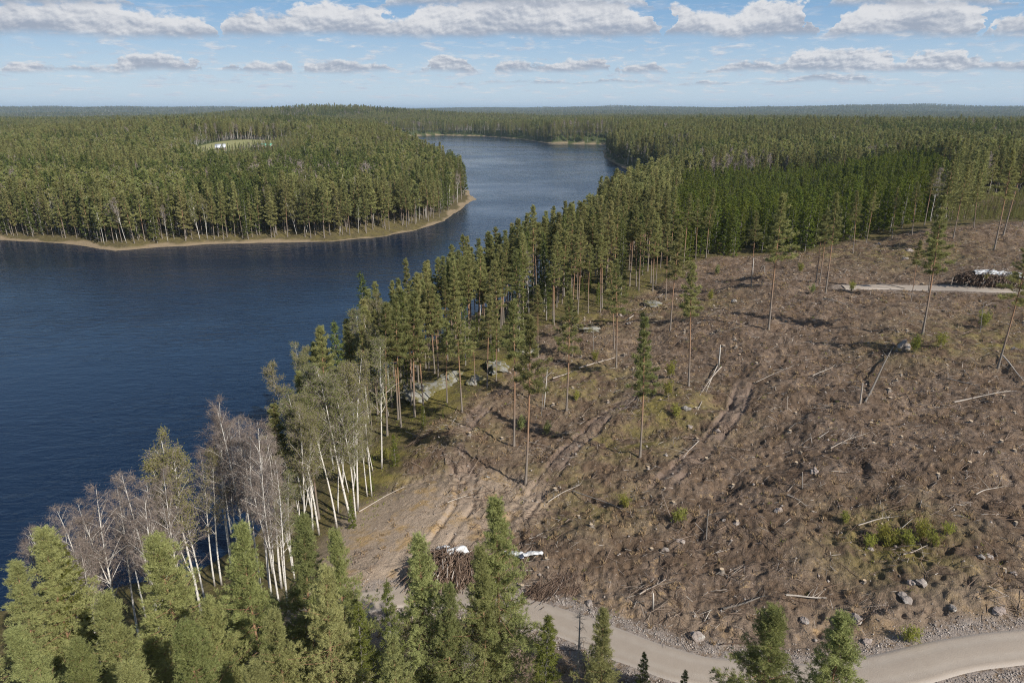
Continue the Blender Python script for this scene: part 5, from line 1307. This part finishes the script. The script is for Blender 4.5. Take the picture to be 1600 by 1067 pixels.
def cover(cx0, cy0, z, ang0, a_, b_, lab, sag=.25, amp=.22):
    n_, m_ = 26, 18; u_, v_ = np.meshgrid(np.linspace(-1, 1, n_), np.linspace(-1, 1, m_)); s_ = rng.uniform(0, 40)
    edge = 1 + .22 * fbm(np.arctan2(v_, u_) * 1.5 + s_, v_ * 0 + s_, 3); X_ = u_ * a_ * edge; Y_ = v_ * b_ * edge
    Z_ = -sag * (v_ ** 2 + .4 * u_ ** 2) + amp * fbm(X_ * 1.3 + s_, Y_ * 1.3, 4)
    V = np.stack([X_, Y_, Z_], -1).reshape(-1, 3); i_ = (np.arange(m_ - 1)[:, None] * n_ + np.arange(n_ - 1)[None]).ravel(); F = np.stack([i_, i_ + 1, i_ + n_ + 1, i_ + n_], 1)
    V2 = V - [0, 0, .015]; o = link('white_sheet', mesh('white_sheet', np.vstack([V, V2]), np.vstack([F, F[:, ::-1] + len(V)]), [M_tarp], smooth=True), None, (cx0, cy0, z), (0, 0, ang0)); tag(o, lab, 'sheet', 'white cover sheets')


hz_ = gz(hx_, hy_)
cover(hx_ + .9, hy_ + .9, hz_ + 2.7, R(20), 1.0, .5, 'white torn sheet on top of the brushwood heap, right piece', .3); cover(hx_ - .6, hy_ + 1.8, hz_ + 2.3, R(-5), .7, .35, 'white torn sheet on top of the brushwood heap, left piece', .3)
x, y = ray(803, 863); cover(x, y, gz(x, y) + .4, R(-10), 1.1, .45, 'crumpled white sheet right behind the tallest foreground pine', .2, .3)
x, y = ray(838, 867); cover(x, y, gz(x, y) + .35, R(5), 1.3, .3, 'small white strip of sheet lying on the ground beside the branches', .1, .3)
cover(c2[0] + 1.2 * math.sin(-a2), c2[1] - .4, gz(*c2) + 2.62, a2, l2 * .62, 1.3, 'long white cover on the far brushwood heap', .55, .2)

# ------------------------------------------------------------------ farm across the lake
def flat_mat(nm, c_, r_=.8):
    m, g = mat(nm); t = g.n('ShaderNodeTexCoord'); n = g.noise(t.outputs['Object'], 1.5, 4); finish(g, g.mix(n, tuple(v * .85 for v in c_), c_), r_); return m


M_wr, M_wall, M_red, M_gr, M_dk = flat_mat('pale_metal_roof', (.75, .78, .82), .4), flat_mat('grey_board_wall', (.33, .27, .23)), flat_mat('red_board_wall', (.30, .09, .06)), flat_mat('green_metal_roof', (.16, .36, .26), .5), flat_mat('dark_opening', (.03, .03, .035), .5)


def boxes(lst):
    P = Parts()
    for x0, x1, y0, y1, z0, z1 in lst:
        V = np.array([(x, y, z) for z in (z0, z1) for y in (y0, y1) for x in (x0, x1)], float); P.add(V, np.array([(0, 2, 3, 1), (4, 5, 7, 6), (0, 1, 5, 4), (2, 6, 7, 3), (0, 4, 6, 2), (1, 3, 7, 5)]))
    return P


def house(px, py, L_, D_, h_, rh, wm, rm, nm, lab, rot):
    x, y = ray(px, py); e = link(nm, None, None, (x, y, gz(x, y) - .3), (0, 0, rot)); tag(e, lab, 'building')
    P = boxes([(-L_ / 2, L_ / 2, -D_ / 2, D_ / 2, 0, h_)]); V = np.array([(s * L_ / 2, y_, z_) for s in (-1, 1) for y_, z_ in ((-D_ / 2, h_), (D_ / 2, h_), (0, h_ + rh))]); P.add(V, np.array([(0, 2, 1), (3, 4, 5)])); link('wall', P.mesh('wall', [wm], False), e)
    o_ = .5; t_ = .15; P = Parts()
    for s in (-1, 1):
        V = np.array([(sx * (L_ / 2 + o_), s * (D_ / 2 + o_) * k_, h_ + .05 + rh * (1 - k_) - (o_ * rh / (D_ / 2)) * k_ * .9 + dz_) for dz_ in (.05, .05 + t_) for k_ in (0, 1) for sx in (-1, 1)]); P.add(V, np.array([(0, 1, 3, 2), (4, 6, 7, 5), (0, 4, 5, 1), (2, 3, 7, 6), (0, 2, 6, 4), (1, 5, 7, 3)]))
    link('roof', P.mesh('roof', [rm], False), e); link('door', boxes([(-1.2, 1.2, -D_ / 2 - .05, -D_ / 2 + .05, 0, 2.6)]).mesh('door', [M_dk], False), e)
    for k_ in (-.33, .33): link('window', boxes([(k_ * L_ - .6, k_ * L_ + .6, -D_ / 2 - .04, -D_ / 2 + .04, 1.2, 2.3)]).mesh('window', [M_dk], False), e)


house(345, 234, 8, 6, 2.4, 2.6, M_wall, M_wr, 'farm_barn', 'barn with pale metal roof at the left end of the meadow', R(18))
house(414, 231, 14, 6, 2.4, 1.8, M_wall, M_gr, 'green_roofed_shed', 'long low shed with green roof at the right end of the meadow', R(-5))
house(404, 234, 9, 5, 2.6, 1.6, M_red, M_wall, 'red_cottage', 'small red cottage before the green roofed shed', R(5))

# ------------------------------------------------------------------ air
m, g = mat('air'); 
pv = g.n('ShaderNodeVolumePrincipled'); pv.inputs['Color'].default_value = (0.62, 0.80, 1.0, 1); pv.inputs['Density'].default_value = 5.5e-5; pv.inputs['Anisotropy'].default_value = 0.0
o = g.n('ShaderNodeOutputMaterial'); g.l(pv.outputs[0], o.inputs['Volume'])
HX = 46000; V = np.array([(x, y, z) for z in (-8, 170) for y in (-HX, HX) for x in (-HX, HX)], float)
me = mesh('haze', V, np.array([(0, 2, 3, 1), (4, 5, 7, 6), (0, 1, 5, 4), (2, 6, 7, 3), (0, 4, 6, 2), (1, 3, 7, 5)]), [m])
tag(link('haze', me), 'thin blue haze over the far forest', 'haze', None, 'stuff')
